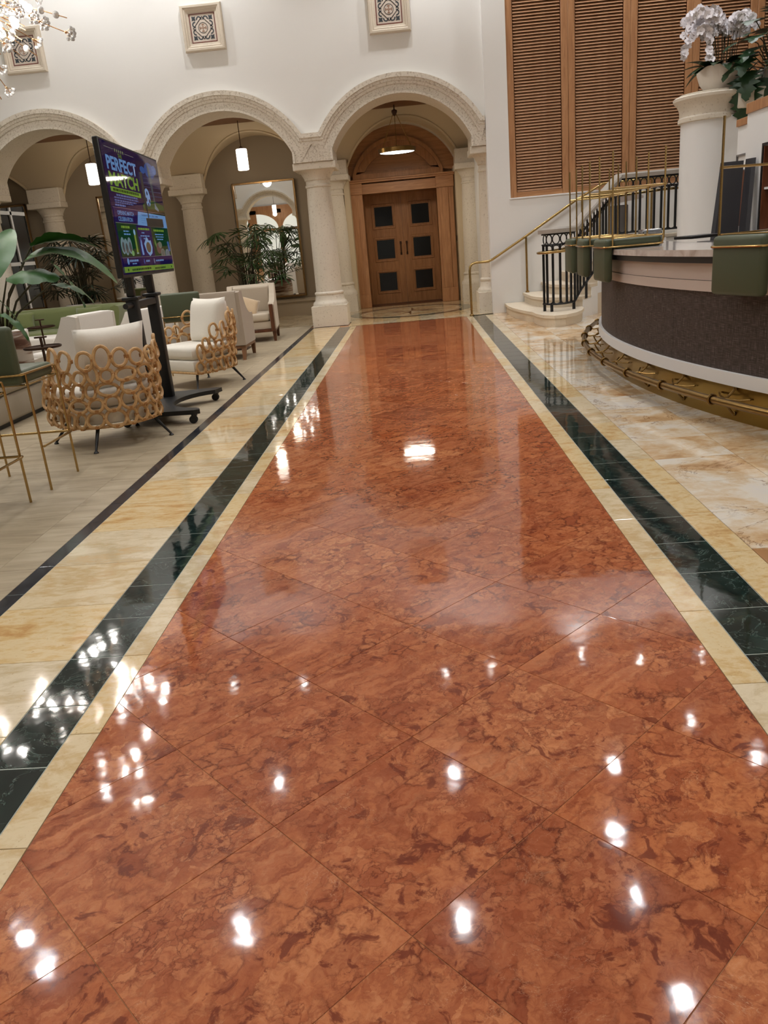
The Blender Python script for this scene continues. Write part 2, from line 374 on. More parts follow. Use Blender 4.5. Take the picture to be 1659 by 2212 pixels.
def clone(root, loc, rz, label):
    c = copytree(root); c.location = loc; c.rotation_euler = (0, 0, rz); c['label'] = label; return c
def lamp(name, typ, loc, energy, color=(.985, .99, 1), parent=None, **kw):
    l = bpy.data.lights.new(name, typ); l.energy = energy; l.color = color
    for a, b in kw.items(): setattr(l, a, b)
    o = bpy.data.objects.new(name, l); COL.objects.link(o); o.location = loc
    if parent: o.parent = parent
    return o
def arc(cx, cy, r, a0, a1, n): return [(cx+r*math.cos(a0+(a1-a0)*i/n), cy+r*math.sin(a0+(a1-a0)*i/n)) for i in range(n+1)]
# ---------------------------------------------------------------- floor
NEAR = 11.0
floor = MB().box(-11.5, 9.5, -7.5, 19.9, -.12, -.012).build('floor', 'grout'); tag(floor, kind='structure')
def tile_mesh(poly, name, mat):
    n = len(poly); cx = sum(p[0] for p in poly)/n; cy = sum(p[1] for p in poly)/n
    def ins(d):
        d *= .5
        out = []
        for x, y in poly:
            L = math.hypot(x-cx, y-cy) or 1; k_ = max(0, 1-d*1.4/L); out.append((cx+(x-cx)*k_, cy+(y-cy)*k_))
        return out
    a = poly; b = ins(.0015); vs = [(x, y, -.013) for x, y in a]+[(x, y, -.001) for x, y in a]+[(x, y, 0) for x, y in b]
    fs = [tuple(range(2*n, 3*n))]
    for i in range(n):
        j = (i+1) % n; fs += [(i, j, n+j, n+i), (n+i, n+j, 2*n+j, 2*n+i)]
    return MB().add(vs, fs).mesh(name, mat, smooth=False)
def rect(w, h): return [(-w/2, -h/2), (w/2, -h/2), (w/2, h/2), (-w/2, h/2)]
def strip(name, mat, x0, x1, y0, step, yend, ystart=.3, gap=.003, jitter=0):
    n0 = math.floor((ystart-y0)/step); me = None; far = MB(); y = y0+n0*step; any_far = False
    while y < yend-.01:
        a, b = max(y, ystart), min(y+step, yend)
        if a < NEAR:
            if abs((b-a)-step) < 1e-4:
                me = me or tile_mesh(rect(x1-x0-gap, step-gap), name, mat); m_ = me
            else: m_ = tile_mesh(rect(x1-x0-gap, b-a-gap), name, mat)
            link(name, m_, floor, loc=((x0+x1)/2, (a+b)/2, 0))
        else: far.box(x0+gap/2, x1-gap/2, a+gap/2, b-gap/2, -.013, 0); any_far = True
        y += step
    if any_far: far.build('far_'+name+'s', mat, floor, smooth=False, kind='stuff')
YT = 14.67
MB().box(-1.41, -1.2, .3, YT, -.012, -.0012).box(1.01, 1.235, .3, YT+.2, -.012, -.0012).box(-1.99, -1.905, .3, 15.0, -.012, -.0012).build('pale_joint_bed', 'paleg', floor, False)
MB().box(-1.1, .9, .3, YT, -.012, -.0022).build('red_joint_bed', 'grout', floor, False)
strip('dark_border_tile', 'slate', -1.99, -1.905, 1.95, .335, 15.0)
strip('cream_tile', 'creamw', -1.905, -1.41, 3.12, .495, 14.9)
strip('black_tile', 'green', -1.41, -1.20, 1.96, .335, YT, gap=.0055)
strip('cream_border_tile', 'cream', -1.20, -1.10, 1.62, .505, YT)
strip('cream_border_tile', 'cream', .90, 1.01, 2.71, .51, YT)
strip('black_tile', 'green', 1.01, 1.235, 2.71, .337, YT+.2, gap=.0055)
strip('cream_border_tile', 'cream', 1.235, 1.385, 3.24, .51, 14.9)
for i_, (a_, b_, yo) in enumerate(((1.385, 1.87, 5.22), (1.87, 2.36, 5.22), (2.36, 2.85, 5.0), (2.85, 3.4, 5.2))):
    strip('gold_tile', 'gold', a_, b_, yo, .49, 14.9, ystart=1.2 if i_ < 2 else 2.5)
# honed travertine of the lounge: a border course beside the dark band, then wide slabs
strip('travertine_border_tile', 'trav', -2.2, -1.99, 2.0, .8, 15.47)
for i_ in range(7): strip('travertine_tile', 'trav', -2.2-1.2*(i_+1), -2.2-1.2*i_, 1.4+.37*(i_ % 3), 1.15, 15.47, ystart=1.2, gap=.001)
def clip(poly, x0, x1, y0, y1):
    for ax, lim, sg in ((0, x0, 1), (0, x1, -1), (1, y0, 1), (1, y1, -1)):
        out = []
        for i in range(len(poly)):
            p, q = poly[i], poly[(i+1) % len(poly)]; dp, dq = sg*(p[ax]-lim), sg*(q[ax]-lim)
            if dp >= 0: out.append(p)
            if dp*dq < 0: t = dp/(dp-dq); out.append((p[0]+(q[0]-p[0])*t, p[1]+(q[1]-p[1])*t))
        poly = out
        if not poly: return []
    return poly
def area(p): return abs(sum(p[i][0]*p[(i+1) % len(p)][1]-p[(i+1) % len(p)][0]*p[i][1] for i in range(len(p))))/2
SQ = 2**.5; ST = .506; full = tile_mesh(rect(ST-.0014, ST-.0014), 'red_tile', 'red'); farred = MB()
for i in range(-3, 36):
    for j in range(-3, 36):
        u, v_ = .34+ST*(i+.5), .99+ST*(j+.5); x, y = (u-v_)/SQ, (u+v_)/SQ
        if y < 0 or y > 15.2 or abs(x) > 1.8: continue
        h_ = (ST-.0014)/2; P = [((u+a-v_-b)/SQ, (u+a+v_+b)/SQ) for a, b in ((-h_, -h_), (h_, -h_), (h_, h_), (-h_, h_))]
        Q = clip(P, -1.099, .899, .3, YT)
        if len(Q) < 3 or area(Q) < .004: continue
        if y < NEAR:
            if area(Q) > (2*h_)**2-1e-5: link('red_tile', full, floor, loc=(x, y, 0), rot=(0, 0, PI/4+(i*7+j*3) % 2*PI))
            else:
                ca = PI/4; L = [((px-x)*math.cos(ca)+(py-y)*math.sin(ca), -(px-x)*math.sin(ca)+(py-y)*math.cos(ca)) for px, py in Q]
                link('red_tile', tile_mesh(L, 'red_tile', 'red'), floor, loc=(x, y, 0), rot=(0, 0, ca))
        else: farred.add([(px, py, 0) for px, py in Q], [tuple(range(len(Q)))])
farred.build('far_red_tiles', 'red', floor, smooth=False, kind='stuff')
MB().box(-1.1, .9, -7.5, .298, -.013, 0).build('runner_extension', 'red', floor, False)
MB().box(-11.5, -1.102, -7.5, .298, -.013, 0).box(.902, 9.5, -7.5, .298, -.013, 0).build('hall_floor_extension', 'creamw', floor, False)
MB().box(3.4, 9.5, .3, 14.9, -.013, 0).build('bar_floor', 'gold', floor, False)
# entrance floor: black line, cream field, compass rosette
MB().box(-1.25, 1.01, YT, YT+.05, -.013, 0).build('threshold_line', 'green', floor, False)
y = YT+.052
ei = 0
while y < 19.85:
    for a_ in range(6): link('entrance_tile', MB().box(-.219, .219, 0, .43, -.013, 0).mesh('entrance_tile', 'cream', False), floor, loc=(-1.03+a_*.441, y, 0)) if y < 15.9 else None
    y += .432
MB().box(-1.25, 1.42, 16.03, 19.9, -.013, 0).build('entrance_field', 'cream', floor, False)
RC = (-.1, 16.9)
def ring(r0, r1, z):
    m_ = MB(); n = 64
    vs = [(RC[0]+r*math.cos(2*PI*i/n), RC[1]+r*math.sin(2*PI*i/n), z) for r in (r0, r1) for i in range(n)]
    return m_.add(vs, [(i, (i+1) % n, n+(i+1) % n, n+i) for i in range(n)])
ring(1.06, 1.27, .0012).build('inlay_ring', 'greyring', floor, False)
ring(.99, 1.06, .0012).build('inlay_ring', 'cream', floor, False)
ring(.94, .99, .0012).build('inlay_ring', 'bronzefloor', floor, False)
for q in range(16):
    a0 = 2*PI*q/16; L = .9 if q % 2 == 0 else .62
    for sg in (1, -1):
        a1 = a0+sg*PI/16; p0 = (0, 0); p1 = (.33*math.cos(a1), .33*math.sin(a1)); p2 = (L*math.cos(a0), L*math.sin(a0))
        MB().add([(RC[0]+p[0], RC[1]+p[1], .0013) for p in (p0, p1, p2)], [(0, 1, 2) if sg < 0 else (0, 2, 1)]).build('inlay_wedge', 'bronzefloor' if sg > 0 else ('green' if q % 4 == 0 else 'cream'), floor, False)
MB().box(-11.5, -1.252, 15.5, 18.3, -.013, 0).build('gallery_floor', 'bronzefloor', floor, False)
MB().box(-11.5, -1.252, 15.47, 15.498, -.013, .001).build('gallery_edge_line', 'green', floor, False)

# ---------------------------------------------------------------- arcade, vaults, walls
PITCH, R0, CZ, HS = 3.1, 1.33, 2.42, 1.2
def arcz(dx, r=R0): return CZ+math.sqrt(max(0, r*r-dx*dx))
def arch_wall(mb, sof, cs, y0, y1, ztop, xl=None, xr=None):
    for c in cs:
        xs = [c-1.55, c-HS]+[c-HS*math.cos(PI*i/32) for i in range(1, 32)]+[c+HS, c+1.55]
        def zl(x, side): return 2.82 if side else arcz(x-c)
        for i in range(len(xs)-1):
            a, b = xs[i], xs[i+1]; pier = i == 0 or i == len(xs)-2
            za, zb = zl(a, pier), zl(b, pier)
            mb.add([(a, y0, za), (b, y0, zb), (b, y0, ztop), (a, y0, ztop)], [(0, 1, 2, 3)])
            mb.add([(a, y1, za), (b, y1, zb), (b, y1, ztop), (a, y1, ztop)], [(3, 2, 1, 0)])
            if pier: mb.add([(a, y0, za), (b, y0, zb), (b, y1, zb), (a, y1, za)], [(3, 2, 1, 0)])
            else: sof.add([(a, y0, za), (b, y0, zb), (b, y1, zb), (a, y1, za)], [(3, 2, 1, 0)])
        for s_ in (-1, 1): mb.add([(c+s_*HS, y0, 2.82), (c+s_*HS, y1, 2.82), (c+s_*HS, y1, arcz(HS)), (c+s_*HS, y0, arcz(HS))], [(0, 1, 2, 3)])
PROF = [(1.33, .0), (1.33, .085), (1.368, .085), (1.372, .062), (1.468, .062), (1.475, .085), (1.515, .09), (1.523, .108), (1.562, .108), (1.57, .132), (1.64, .132), (1.64, 0)]
def archivolt(mb, c, yf, lim0=-1.55, lim1=1.55):
    rows = []
    for r, p in PROF:
        if r > 1.47: zt = CZ+.85-(1.64-r); ex = math.sqrt(r*r-(zt-CZ)**2); e0 = (lim0, zt); e1 = (lim1, zt)
        else: ex = HS+(r-R0); e0 = (-ex, 2.82); e1 = (ex, 2.82)
        t = math.asin(min(1, ex/r)); pts = [e0]+[(r*math.sin(-t+2*t*i/40), CZ+r*math.cos(-t+2*t*i/40)) for i in range(41)]+[e1]
        rows.append([(c+max(lim0, min(lim1, x)), yf-p, z) for x, z in pts])
    n = len(rows[0]); vs = [q for rw in rows for q in rw]
    mb.add(vs, [(j*n+i, j*n+i+1, (j+1)*n+i+1, (j+1)*n+i) for j in range(len(rows)-1) for i in range(n-1)])
def column_mb(mb, x, y):
    mb.at(x, y)
    mb.box(-.33, .33, -.33, .33, 0, .37)
    mb.lathe([(.325, .37), (.325, .40), (.31, .43), (.285, .45), (.275, .48), (.265, .54), (.26, .56), (.275, .575), (.275, .60), (.245, .62),
              (.242, 1.2), (.236, 1.7), (.225, 2.2), (.215, 2.42), (.232, 2.43), (.232, 2.46), (.216, 2.475), (.216, 2.53), (.236, 2.55), (.236, 2.575), (.25, 2.6), (.285, 2.66), (.325, 2.70)], 28)
    mb.rbox(-.375, .375, -.375, .375, 2.70, 2.82, .012, 1); mb.at()
CS = [-.05-PITCH*i for i in range(4)]
wb, sf = MB(), MB(); arch_wall(wb, sf, CS, 15.0, 15.7, 7.0)
tag(wb.build('wall_arcade', 'white', smooth=False), kind='structure')
tag(sf.build('trim_9', 'coral', ang=30), kind='structure')
for i, c in enumerate(CS):
    a = MB(); archivolt(a, c, 15.0, -1.55, 1.44 if i == 0 else 1.55); tag(a.build(f'trim_{i+1}', 'corald', ang=30), kind='structure')
colmesh = None
for i in range(5):
    for y, nm in ((15.35, 'column'), (18.3, 'pilaster_column')):
        x = 1.5-PITCH*i-(.12 if i == 0 and y > 16 else 0)
        if colmesh is None: m_ = MB(); column_mb(m_, 0, 0); colmesh = m_.mesh('column', 'coral', ang=35)
        cl = link(nm, colmesh, loc=(x, y, 0)); tag(cl, kind='structure')
        blk = MB();
        if nm == 'column': blk.rbox(-.353, .353, -.41, .41, 2.82, 3.16, .008, 1)
        else: blk.rbox(-.353, .353, -.30, .2, 2.82, 3.10, .008, 1)
        blk.build('impost_block', 'corald' if nm == 'column' else 'coral', cl)
ZC = 3.87
for i, c in enumerate(CS):
    def vf(u, v):
        x = (u-.5)*PITCH; y = 15.7+v*2.6; dx = abs(x); dy = abs(y-17.0)
        zb = arcz(dx) if dx < HS else 2.9
        za = 2.9+1.05*math.sqrt(max(.0, 1-dy/1.3))
        return (c+x, y, ZC+.002 if y < 17.0 else min(ZC, max(za, zb)+.002))
    g_ = MB().grid(vf, 62, 52); vo = g_.build(f'ceiling_{i+2}', 'vault', ang=25); tag(vo, kind='structure')
    for sg in (1,):
        rb = []
        for q in range(41):
            dx = -1.2+2.4*q/40; z = arcz(dx); rb.append((c+dx, 17.0+sg*1.3*(1-((z-2.9)/1.05)**2), z-.004))
        MB().tube(rb, .028, 6).build('groin_shadow_bead', 'vault', vo)  # bead added along the groin to draw its shadow line
tag(MB().box(-11.4, 1.42, 15.705, 17.20, ZC-.004, ZC+.05).build('ceiling_6', 'ceilwood', smooth=False), kind='structure')
# back wall of the gallery with its low dado, entry arch
g_ = MB().box(-11.5, -1.6, 18.3, 18.5, 0, 4.2); tag(g_.build('wall_gallery', 'taupe', smooth=False), kind='structure')
bb = MB().box(-11.5, -1.7, 18.26, 18.3, 0, .30).box(-11.5, -1.7, 18.235, 18.3, .30, .345).box(-11.5, -1.7, 18.25, 18.3, .345, .37)
tag(bb.build('baseboard_gallery', 'dado', smooth=False), kind='structure')
wb, sf = MB(), MB(); arch_wall(wb, sf, [-.17], 18.3, 18.75, 4.3)
wb.box(-1.6, -1.25, 18.3, 18.75, 0, 2.82).box(1.03, 1.5, 18.3, 18.75, 0, 2.82).box(-1.72, -1.37, 18.3, 18.75, 0, 2.82).box(.99, 1.5, 18.752, 18.8, 0, 2.9).box(-1.72, -1.37, 18.752, 18.8, 0, 2.9)
tag(wb.build('wall_entry', 'vault', smooth=False), kind='structure'); tag(sf.build('trim_10', 'coral', ang=30), kind='structure')
tag(MB().box(1.42, 1.6, 15.02, 18.8, 0, 4.3).build('wall_entry_side', 'white', smooth=False), kind='structure')
# wall with the shutters beside the arcade, then the far walls of the hall and its ceiling
YB = 7.5
OX0, OX1, OZ0, OZ1 = 1.785, 6.87, 1.93, 5.35
w_ = MB().box(1.40, OX0, 14.9, 15.5, 0, 7).box(OX1, 9.5, 14.9, 15.5, 0, 7).box(OX0, OX1, 14.9, 15.5, 0, OZ0).box(OX0, OX1, 14.9, 15.5, OZ1, 7).box(OX0, OX1, 15.08, 15.5, OZ0, OZ1)
tag(w_.build('wall_stair', 'white', smooth=False), kind='structure')
tag(MB().box(-11.7, -11.5, -YB-3.6, 18.5, 0, 7).build('wall_left', 'white', smooth=False), kind='structure')
tag(MB().box(9.5, 9.7, -YB-3.6, 15.5, 0, 7).build('wall_right', 'white', smooth=False), kind='structure')
tag(MB().box(-11.7, 9.7, -YB-3.6, 15.7, 7.0, 7.15).build('ceiling', 'ceil', smooth=False), kind='structure')
# opposite side of the hall, seen only in the gallery mirrors: arches before timber doors with glowing panes
BC = [-10.36, -7.26, -4.16, -1.06, 2.04]
YB = 7.5
wb, sf = MB(), MB(); arch_wall(wb, sf, BC, YB, YB+.6, 7.0)
def flip(mb):
    mb.v = [(x, -y, z) for x, y, z in mb.v]; return mb
wb.box(3.59, 9.5, YB, YB+.6, 0, 7)
tag(flip(wb).build('wall_back', 'white', smooth=False), kind='structure')
for i, c in enumerate(BC):
    a = MB(); archivolt(a, c, YB); tag(flip(a).build(f'trim_{i+11}', 'corald', ang=30), kind='structure')
    cl = link('column', colmesh, loc=(c+1.55, -YB-.3, 0)); tag(cl, kind='structure')
    MB().rbox(-.353, .353, -.36, .36, 2.82, 3.16, .008, 1).build('impost_block', 'corald', cl)
tag(flip(sf).build('trim_16', 'coral', ang=30), kind='structure')
tag(MB().box(-11.9, 9.7, -YB-3.6, -YB-3.4, 0, 7).build('wall_far_back', 'white', smooth=False), kind='structure')
tag(MB().box(-11.9, 9.5, -YB-3.4, -YB, -.12, 0).build('floor_back', 'creamw', smooth=False), kind='structure')
MT['pane'] = emis('glowing frosted pane', (.80, .86, .80, 1), .42)  # pane brightness is emission in the material, nothing shines behind it
for i, c in enumerate(BC[:4]):
    d = thing(f'door_{i+2}', None, None, (c, -YB-3.2, 0), kind='structure')
    fr = MB()
    fr.box(-1.55, -1.3, -.06, .06, 0, 3.2).box(1.3, 1.55, -.06, .06, 0, 3.2).box(-.12, .12, -.06, .06, 0, 3.2).box(-1.55, 1.55, -.07, .07, 2.05, 2.2).box(-1.55, 1.55, -.06, .06, 3.0, 3.4)
    for s_ in (-1, 1):
        pts = [(s_*.12, 2.2), (s_*1.3, 2.2), (s_*1.3, 3.0), (s_*.12, 3.0)]
        ar = [(s_*(.12+1.18*(1-math.cos(t))) if False else s_*(1.3-1.18*math.cos(t)), 2.2+.8*math.sin(t)) for t in [PI/2*i_/10 for i_ in range(11)]]
        [fr.prism([ar[q], ar[q+1], (ar[q+1][0], 3.02), (ar[q][0], 3.02)], -.05, .05, 'y') for q in range(10)]
    fr.build('door_frame', 'oak', d, False)
    for s_ in (-1, 1):
        MB().box(min(s_*.12, s_*1.3), max(s_*.12, s_*1.3), -.02, .02, .3, 2.05).build('pane', 'pane', d, False)
        MB().box(min(s_*.12, s_*1.3), max(s_*.12, s_*1.3), -.02, .02, 2.2, 3.0).build('pane', 'pane', d, False)

# ---------------------------------------------------------------- louvred shutters
slat = MB().at(0, 0, 0, rx=math.radians(42)).rbox(-.385, .385, -.031, .031, -.0055, .0055, .004, 1).mesh('slat', 'louver')
ORD = ['first', 'second', 'third', 'fourth', 'fifth']
for i in range(5):
    x0 = OX0+1.017*i; x1 = x0+1.017-.004
    t = thing('louvered_shutter', f'tall oak louvered shutter beside the stair, {ORD[i]} from the arched doorway', 'shutter', (x0, 14.95, OZ0), group='oak louvered shutters above the stair')
    w = x1-x0; hh = OZ1-OZ0
    for a, b in ((0, .112), (w-.112, w)): MB().rbox(a, b, -.03, .03, 0, hh, .004, 1).build('stile', 'oak', t)
    MB().rbox(.112, w-.112, -.028, .028, 0, .085, .004, 1).build('bottom_rail', 'oakh', t); MB().rbox(.112, w-.112, -.028, .028, hh-.085, hh, .004, 1).build('top_rail', 'oakh', t)
    MB().box(.11, w-.11, .032, .05, .02, hh-.02).build('backing', 'walnut', t, False)
    z = .115
    while z < hh-.1: link('slat', slat, t, loc=(w/2, 0, z), rot=(rnd.uniform(-.02, .02), 0, 0)); z += .0468
tag(MB().rbox(OX0-.02, OX1+.02, 14.885, 14.93, OZ0-.025, OZ0-.001, .004, 1).build('trim_20', 'bright'), kind='structure')

# ---------------------------------------------------------------- painted tile medallions on the white wall
def medallion(label, x, z, first=None):
    if first: return clone(first, (x, 15.0, z), 0, label)
    t = thing('tile_medallion', label, 'plaque', (x, 15.0, z), group='framed tile plaques on the white wall')
    prof = [(.345, 0), (.345, .06), (.33, .085), (.30, .085), (.285, .07), (.27, .072), (.255, .05), (.225, .045), (.225, .02)]
    m_ = MB(); vs = []
    for r, p in prof: vs += [(-r, -p, -r), (r, -p, -r), (r, -p, r), (-r, -p, r)]
    m_.add(vs, [(j*4+i, j*4+(i+1) % 4, j*4+4+(i+1) % 4, j*4+4+i) for j in range(len(prof)-1) for i in range(4)]); m_.build('frame', 'coralf', t, False)
    MB().box(-.235, .235, -.03, 0, -.235, .235).build('tile', 'tilewhite', t, False)
    m_ = MB()
    for a in range(4): m_.at(0, -.031, 0, ry=a*PI/2).box(-.215, .215, -.002, .002, -.215, -.200)
    m_.at(); m_.build('red_border', 'tilered', t, False)
    m_ = MB()
    for a in range(4): m_.at(0, -.032, 0, ry=a*PI/2+PI/4).box(-.121, .121, -.002, .002, -.121, -.111)
    m_.at(); m_.build('diamond_line', 'tileblack', t, False)
    m_ = MB(); n = 40; vs = [(r*math.cos(2*PI*i/n), -.0335, r*math.sin(2*PI*i/n)) for r in (.072, .080) for i in range(n)]
    m_.add(vs, [(i, (i+1) % n, n+(i+1) % n, n+i) for i in range(n)]); m_.build('circle_line', 'tileblack', t, False)
    m_ = MB()
    for a in range(4):
        m_.at(0, -.0335, 0, ry=a*PI/2)
        for dx, dz, r in ((0, .022, .010), (0, .048, .011), (-.014, .05, .009), (.014, .05, .009)): m_.add([(dx+r*math.cos(q*PI/4), 0, dz+r*math.sin(q*PI/4)) for q in range(8)], [tuple(range(8))])
        m_.box(-.004, .004, -.0005, .0005, 0, .048)
    m_.at(); m_.build('cross_motif', 'tiletan', t, False)
    for a in range(4):
        m_ = MB().at(0, -.0325, 0, ry=a*PI/2)
        m_.add([(.175+dx, 0, .175+dz) for dx, dz in ((.0, .0), (-.035, -.006), (-.07, 0), (-.058, -.03), (-.066, -.066), (-.03, -.058), (0, -.07), (-.006, -.035))], [tuple(range(8))])
        for sx in (0, 1):
            p = [(.055+.05*math.cos(q*PI/8), .12+.055*math.sin(q*PI/8)) for q in range(9)]+[(.055+.028*math.cos(q*PI/8), .12+.036*math.sin(q*PI/8)) for q in range(8, -1, -1)]
            for q in range(8):
                quad = [p[q], p[q+1], p[16-q], p[17-q]]
                m_.add([((a_, 0, b_) if sx == 0 else (b_, 0, a_)) for a_, b_ in quad], [(0, 1, 2, 3)])
        m_.build('corner_leaf', 'tileslate', t, False)
    return t
MT['coralf'] = coral('pale coral frame', rgb(222, 210, 192), rgb(170, 150, 126), .66)
MT['tilewhite'] = plain('tile glaze', rgb(214, 202, 190), .3)
MT['tilered'] = plain('tile oxide red', rgb(122, 72, 62), .35); MT['tileblack'] = plain('tile black', rgb(32, 32, 36), .35)
MT['tileslate'] = plain('tile slate', rgb(62, 70, 76), .35); MT['tiletan'] = plain('tile tan', rgb(168, 132, 112), .35)
m0 = medallion('framed geometric tile plaque above the middle arch, the middle one of three', -3.2, 5.02)
medallion('framed geometric tile plaque above the doorway arch, cut by the top edge', -.1, 5.0, m0)
medallion('framed geometric tile plaque partly behind the crystal chandelier', -6.3, 4.97, m0)

# dark night windows of the side wall, seen only in the left mirrors
for i, y in enumerate((-3.2, .6, 4.4, 8.2, 12.0)):
    t = thing(f'window_{i+1}', None, None, (-11.48, y, 0), kind='structure')
    MB().box(-.01, .01, -1.5, 1.5, .3, 4.6).build('pane', 'glassdark', t, False)
    f_ = MB()
    for q in (-1.5, -.5, .5, 1.5): f_.box(-.02, .05, q-.05, q+.05, .3, 4.6)
    for q in (.3, 1.7, 3.1, 4.6): f_.box(-.02, .05, -1.55, 1.55, q-.05, q+.05)
    f_.build('window_frame', 'bright', t, False)
# ---------------------------------------------------------------- arched oak doorway
D = thing('door_1', 'brown oak double door with six dark glass panes under an oak arch', None, (0, 0, 0), kind='structure')
fr = MB()
for x0, x1, ox, ix in ((-1.37, -1.0, -1.37, -1.0), (.63, .99, .99, .63)):
    a, b = min(x0, x1), max(x0, x1)
    fr.box(a, b, 18.65, 18.8, 0, 2.42)                                  # jamb board
    ctr = (a+b)/2
    fr.rbox(ctr-.13, ctr+.07, 18.625, 18.66, .30, 2.42, .006, 1)         # raised pilaster face
    fr.rbox(a-.005, b+.005, 18.61, 18.7, 0, .30, .008, 1)                # plinth
fr.build('jamb', 'oak', D, ang=25)
en = MB()
en.box(-1.37, .99, 18.64, 18.8, 2.42, 2.62)
for a, b in ((-1.39, -.99), (.62, 1.01)): en.rbox(a, b, 18.60, 18.8, 2.42, 2.645, .006, 1)
en.rbox(-1.40, 1.03, 18.58, 18.8, 2.645, 2.685, .008, 1).rbox(-1.42, 1.05, 18.56, 18.8, 2.685, 2.72, .008, 1)
en.build('entablature', 'oakh', D, ang=25)
rv = MB().box(-1.06, -1.0, 18.7, 19.5, 0, 2.44).box(.63, .69, 18.7, 19.5, 0, 2.44).box(-1.06, .69, 18.7, 19.5, 2.42, 2.5); rv.build('reveal', 'oakd', D, False)
cx = -.19
tr = MB()
def archpoly(cx, hw, z0, zs, crown, n=28):
    rise = crown-zs; R = (hw*hw+rise*rise)/(2*rise); t = math.asin(min(1, hw/R)); zc = crown-R
    return [(cx+R*math.sin(-t+2*t*i/n), zc+R*math.cos(-t+2*t*i/n)) for i in range(n+1)]
def band(mb, P, Q, y0, y1):
    n = len(P)
    for i in range(n-1): mb.add([(P[i][0], y0, P[i][1]), (P[i+1][0], y0, P[i+1][1]), (Q[i+1][0], y0, Q[i+1][1]), (Q[i][0], y0, Q[i][1])], [(0, 1, 2, 3)]); mb.add([(Q[i][0], y0, Q[i][1]), (Q[i+1][0], y0, Q[i+1][1]), (Q[i+1][0], y1, Q[i+1][1]), (Q[i][0], y1, Q[i][1])], [(0, 1, 2, 3)])
A = archpoly(cx, 1.42, 2.72, 2.72, 3.84); B = archpoly(cx, .98, 2.72, 2.80, 3.52); C_ = archpoly(cx, .90, 2.72, 2.83, 3.44); E_ = archpoly(cx, .72, 2.72, 2.86, 3.26)
band(tr, A, B, 18.66, 18.74); tr.build('arch_band', 'oakt', D, ang=25)
tr = MB(); band(tr, B, C_, 18.58, 18.74); tr.box(cx-.98, cx+.98, 18.60, 18.74, 2.72, 2.82); tr.build('arch_moulding', 'oakd', D, ang=25)
tr = MB(); band(tr, C_, E_, 18.66, 18.76); tr.box(cx-.9, cx+.9, 18.66, 18.76, 2.80, 2.87); tr.build('transom_frame', 'oakd', D, ang=25)
tr = MB(); tr.prism(E_+[(cx+.72, 2.84), (cx-.72, 2.84)], 18.745, 18.78, 'y'); tr.build('transom_panel', 'oakt', D, ang=25)
tr = MB(); tr.prism(A+[(cx+1.42, 2.6), (cx-1.42, 2.6)], 18.79, 18.83, 'y'); tr.build('arch_backing', 'oakd', D, False)
for s_, x0, x1 in ((0, -1.0, -.176), (1, -.172, .65)):
    lf = MB(); px0, px1 = (-.83, -.36) if s_ == 0 else (.02, .48)
    zs = [(.27, .74), (.99, 1.47), (1.71, 2.19)]
    lf.box(x0, px0, 19.38, 19.43, .01, 2.43).box(px1, x1, 19.38, 19.43, .01, 2.43)
    for a, b in ((.01, .27), (.74, .99), (1.47, 1.71), (2.19, 2.43)): lf.box(px0, px1, 19.38, 19.43, a, b)
    L = lf.build('door_leaf', 'oakd', D, False)
    for a, b in zs:
        MB().rbox(px0+.03, px1-.03, 19.40, 19.41, a+.03, b-.03, .004, 1).build('pane', 'glassdark', L)
        m_ = MB()
        for q in ((px0-.03, px1+.03, a-.03, a+.012), (px0-.03, px1+.03, b-.012, b+.03), (px0-.03, px0+.012, a, b), (px1-.012, px1+.03, a, b)): m_.rbox(q[0], q[1], 19.362, 19.385, q[2], q[3], .006, 1)
        for q in ((px0+.012, px1-.012, a+.012, a+.032), (px0+.012, px1-.012, b-.032, b-.012), (px0+.012, px0+.032, a+.03, b-.03), (px1-.032, px1-.012, a+.03, b-.03)): m_.box(q[0], q[1], 19.39, 19.41, q[2], q[3])
        m_.build('pane_moulding', 'oakd', L)
    hx = -.245 if s_ == 0 else -.105
    hn = MB().tube([(hx, 19.38, 1.1), (hx, 19.33, 1.12), (hx, 19.32, 1.16), (hx, 19.32, 1.30), (hx, 19.33, 1.34), (hx, 19.38, 1.36)], .013, 8); hn.box(hx-.022, hx+.022, 19.37, 19.383, 1.08, 1.14).box(hx-.022, hx+.022, 19.37, 19.383, 1.32, 1.38)
    hn.build('handle', 'bronze', L)
MB().box(-1.37, .99, 18.7, 19.6, -.013, .004).build('sill', 'walnut', D, False)
tag(MB().rbox(1.02, 1.09, 18.72, 18.749, 1.28, 1.40, .01, 2).build('card_reader', 'blackp'), 'small black card reader on the pier right of the oak doorway', 'card reader')
tag(MB().box(1.395, 1.419, 15.75, 15.80, 1.30, 1.75).build('wall_plaque', 'walnut'), 'narrow dark plaque on the side wall behind the right-hand engaged column', 'plaque')

# ---------------------------------------------------------------- gallery pendants
def pendant(x, label, first=None):
    if first: return clone(first, (x, 16.9, 0), 0, label)
    t = thing('pendant_lamp', label, 'lamp', (x, 16.9, 0), group='alabaster pendants in the gallery')
    MB().lathe([(.0, 2.975), (.095, 2.975), (.108, 2.985), (.108, 3.35), (.095, 3.36), (0, 3.36)], 24).build('shade', 'alab', t)
    MB().at(0, 0, 3.36).lathe([(.04, 0), (.04, .03), (.012, .05), (0, .05)], 12).build('cap', 'bronze', t)
    MB().tube([(0, 0, 3.40), (0, 0, 3.93)], .008, 6).build('stem', 'bronze', t)
    MB().at(0, 0, 3.90).lathe([(.055, 0), (.055, .03)], 14).build('canopy', 'bronze', t)
    lamp('pendant_glow', 'POINT', (0, 0, 2.9), PEND_W, (1, .80, .58), t, shadow_soft_size=.1)
    return t
p0 = pendant(-3.2, 'glowing alabaster cylinder pendant in the arch with the large mirror')
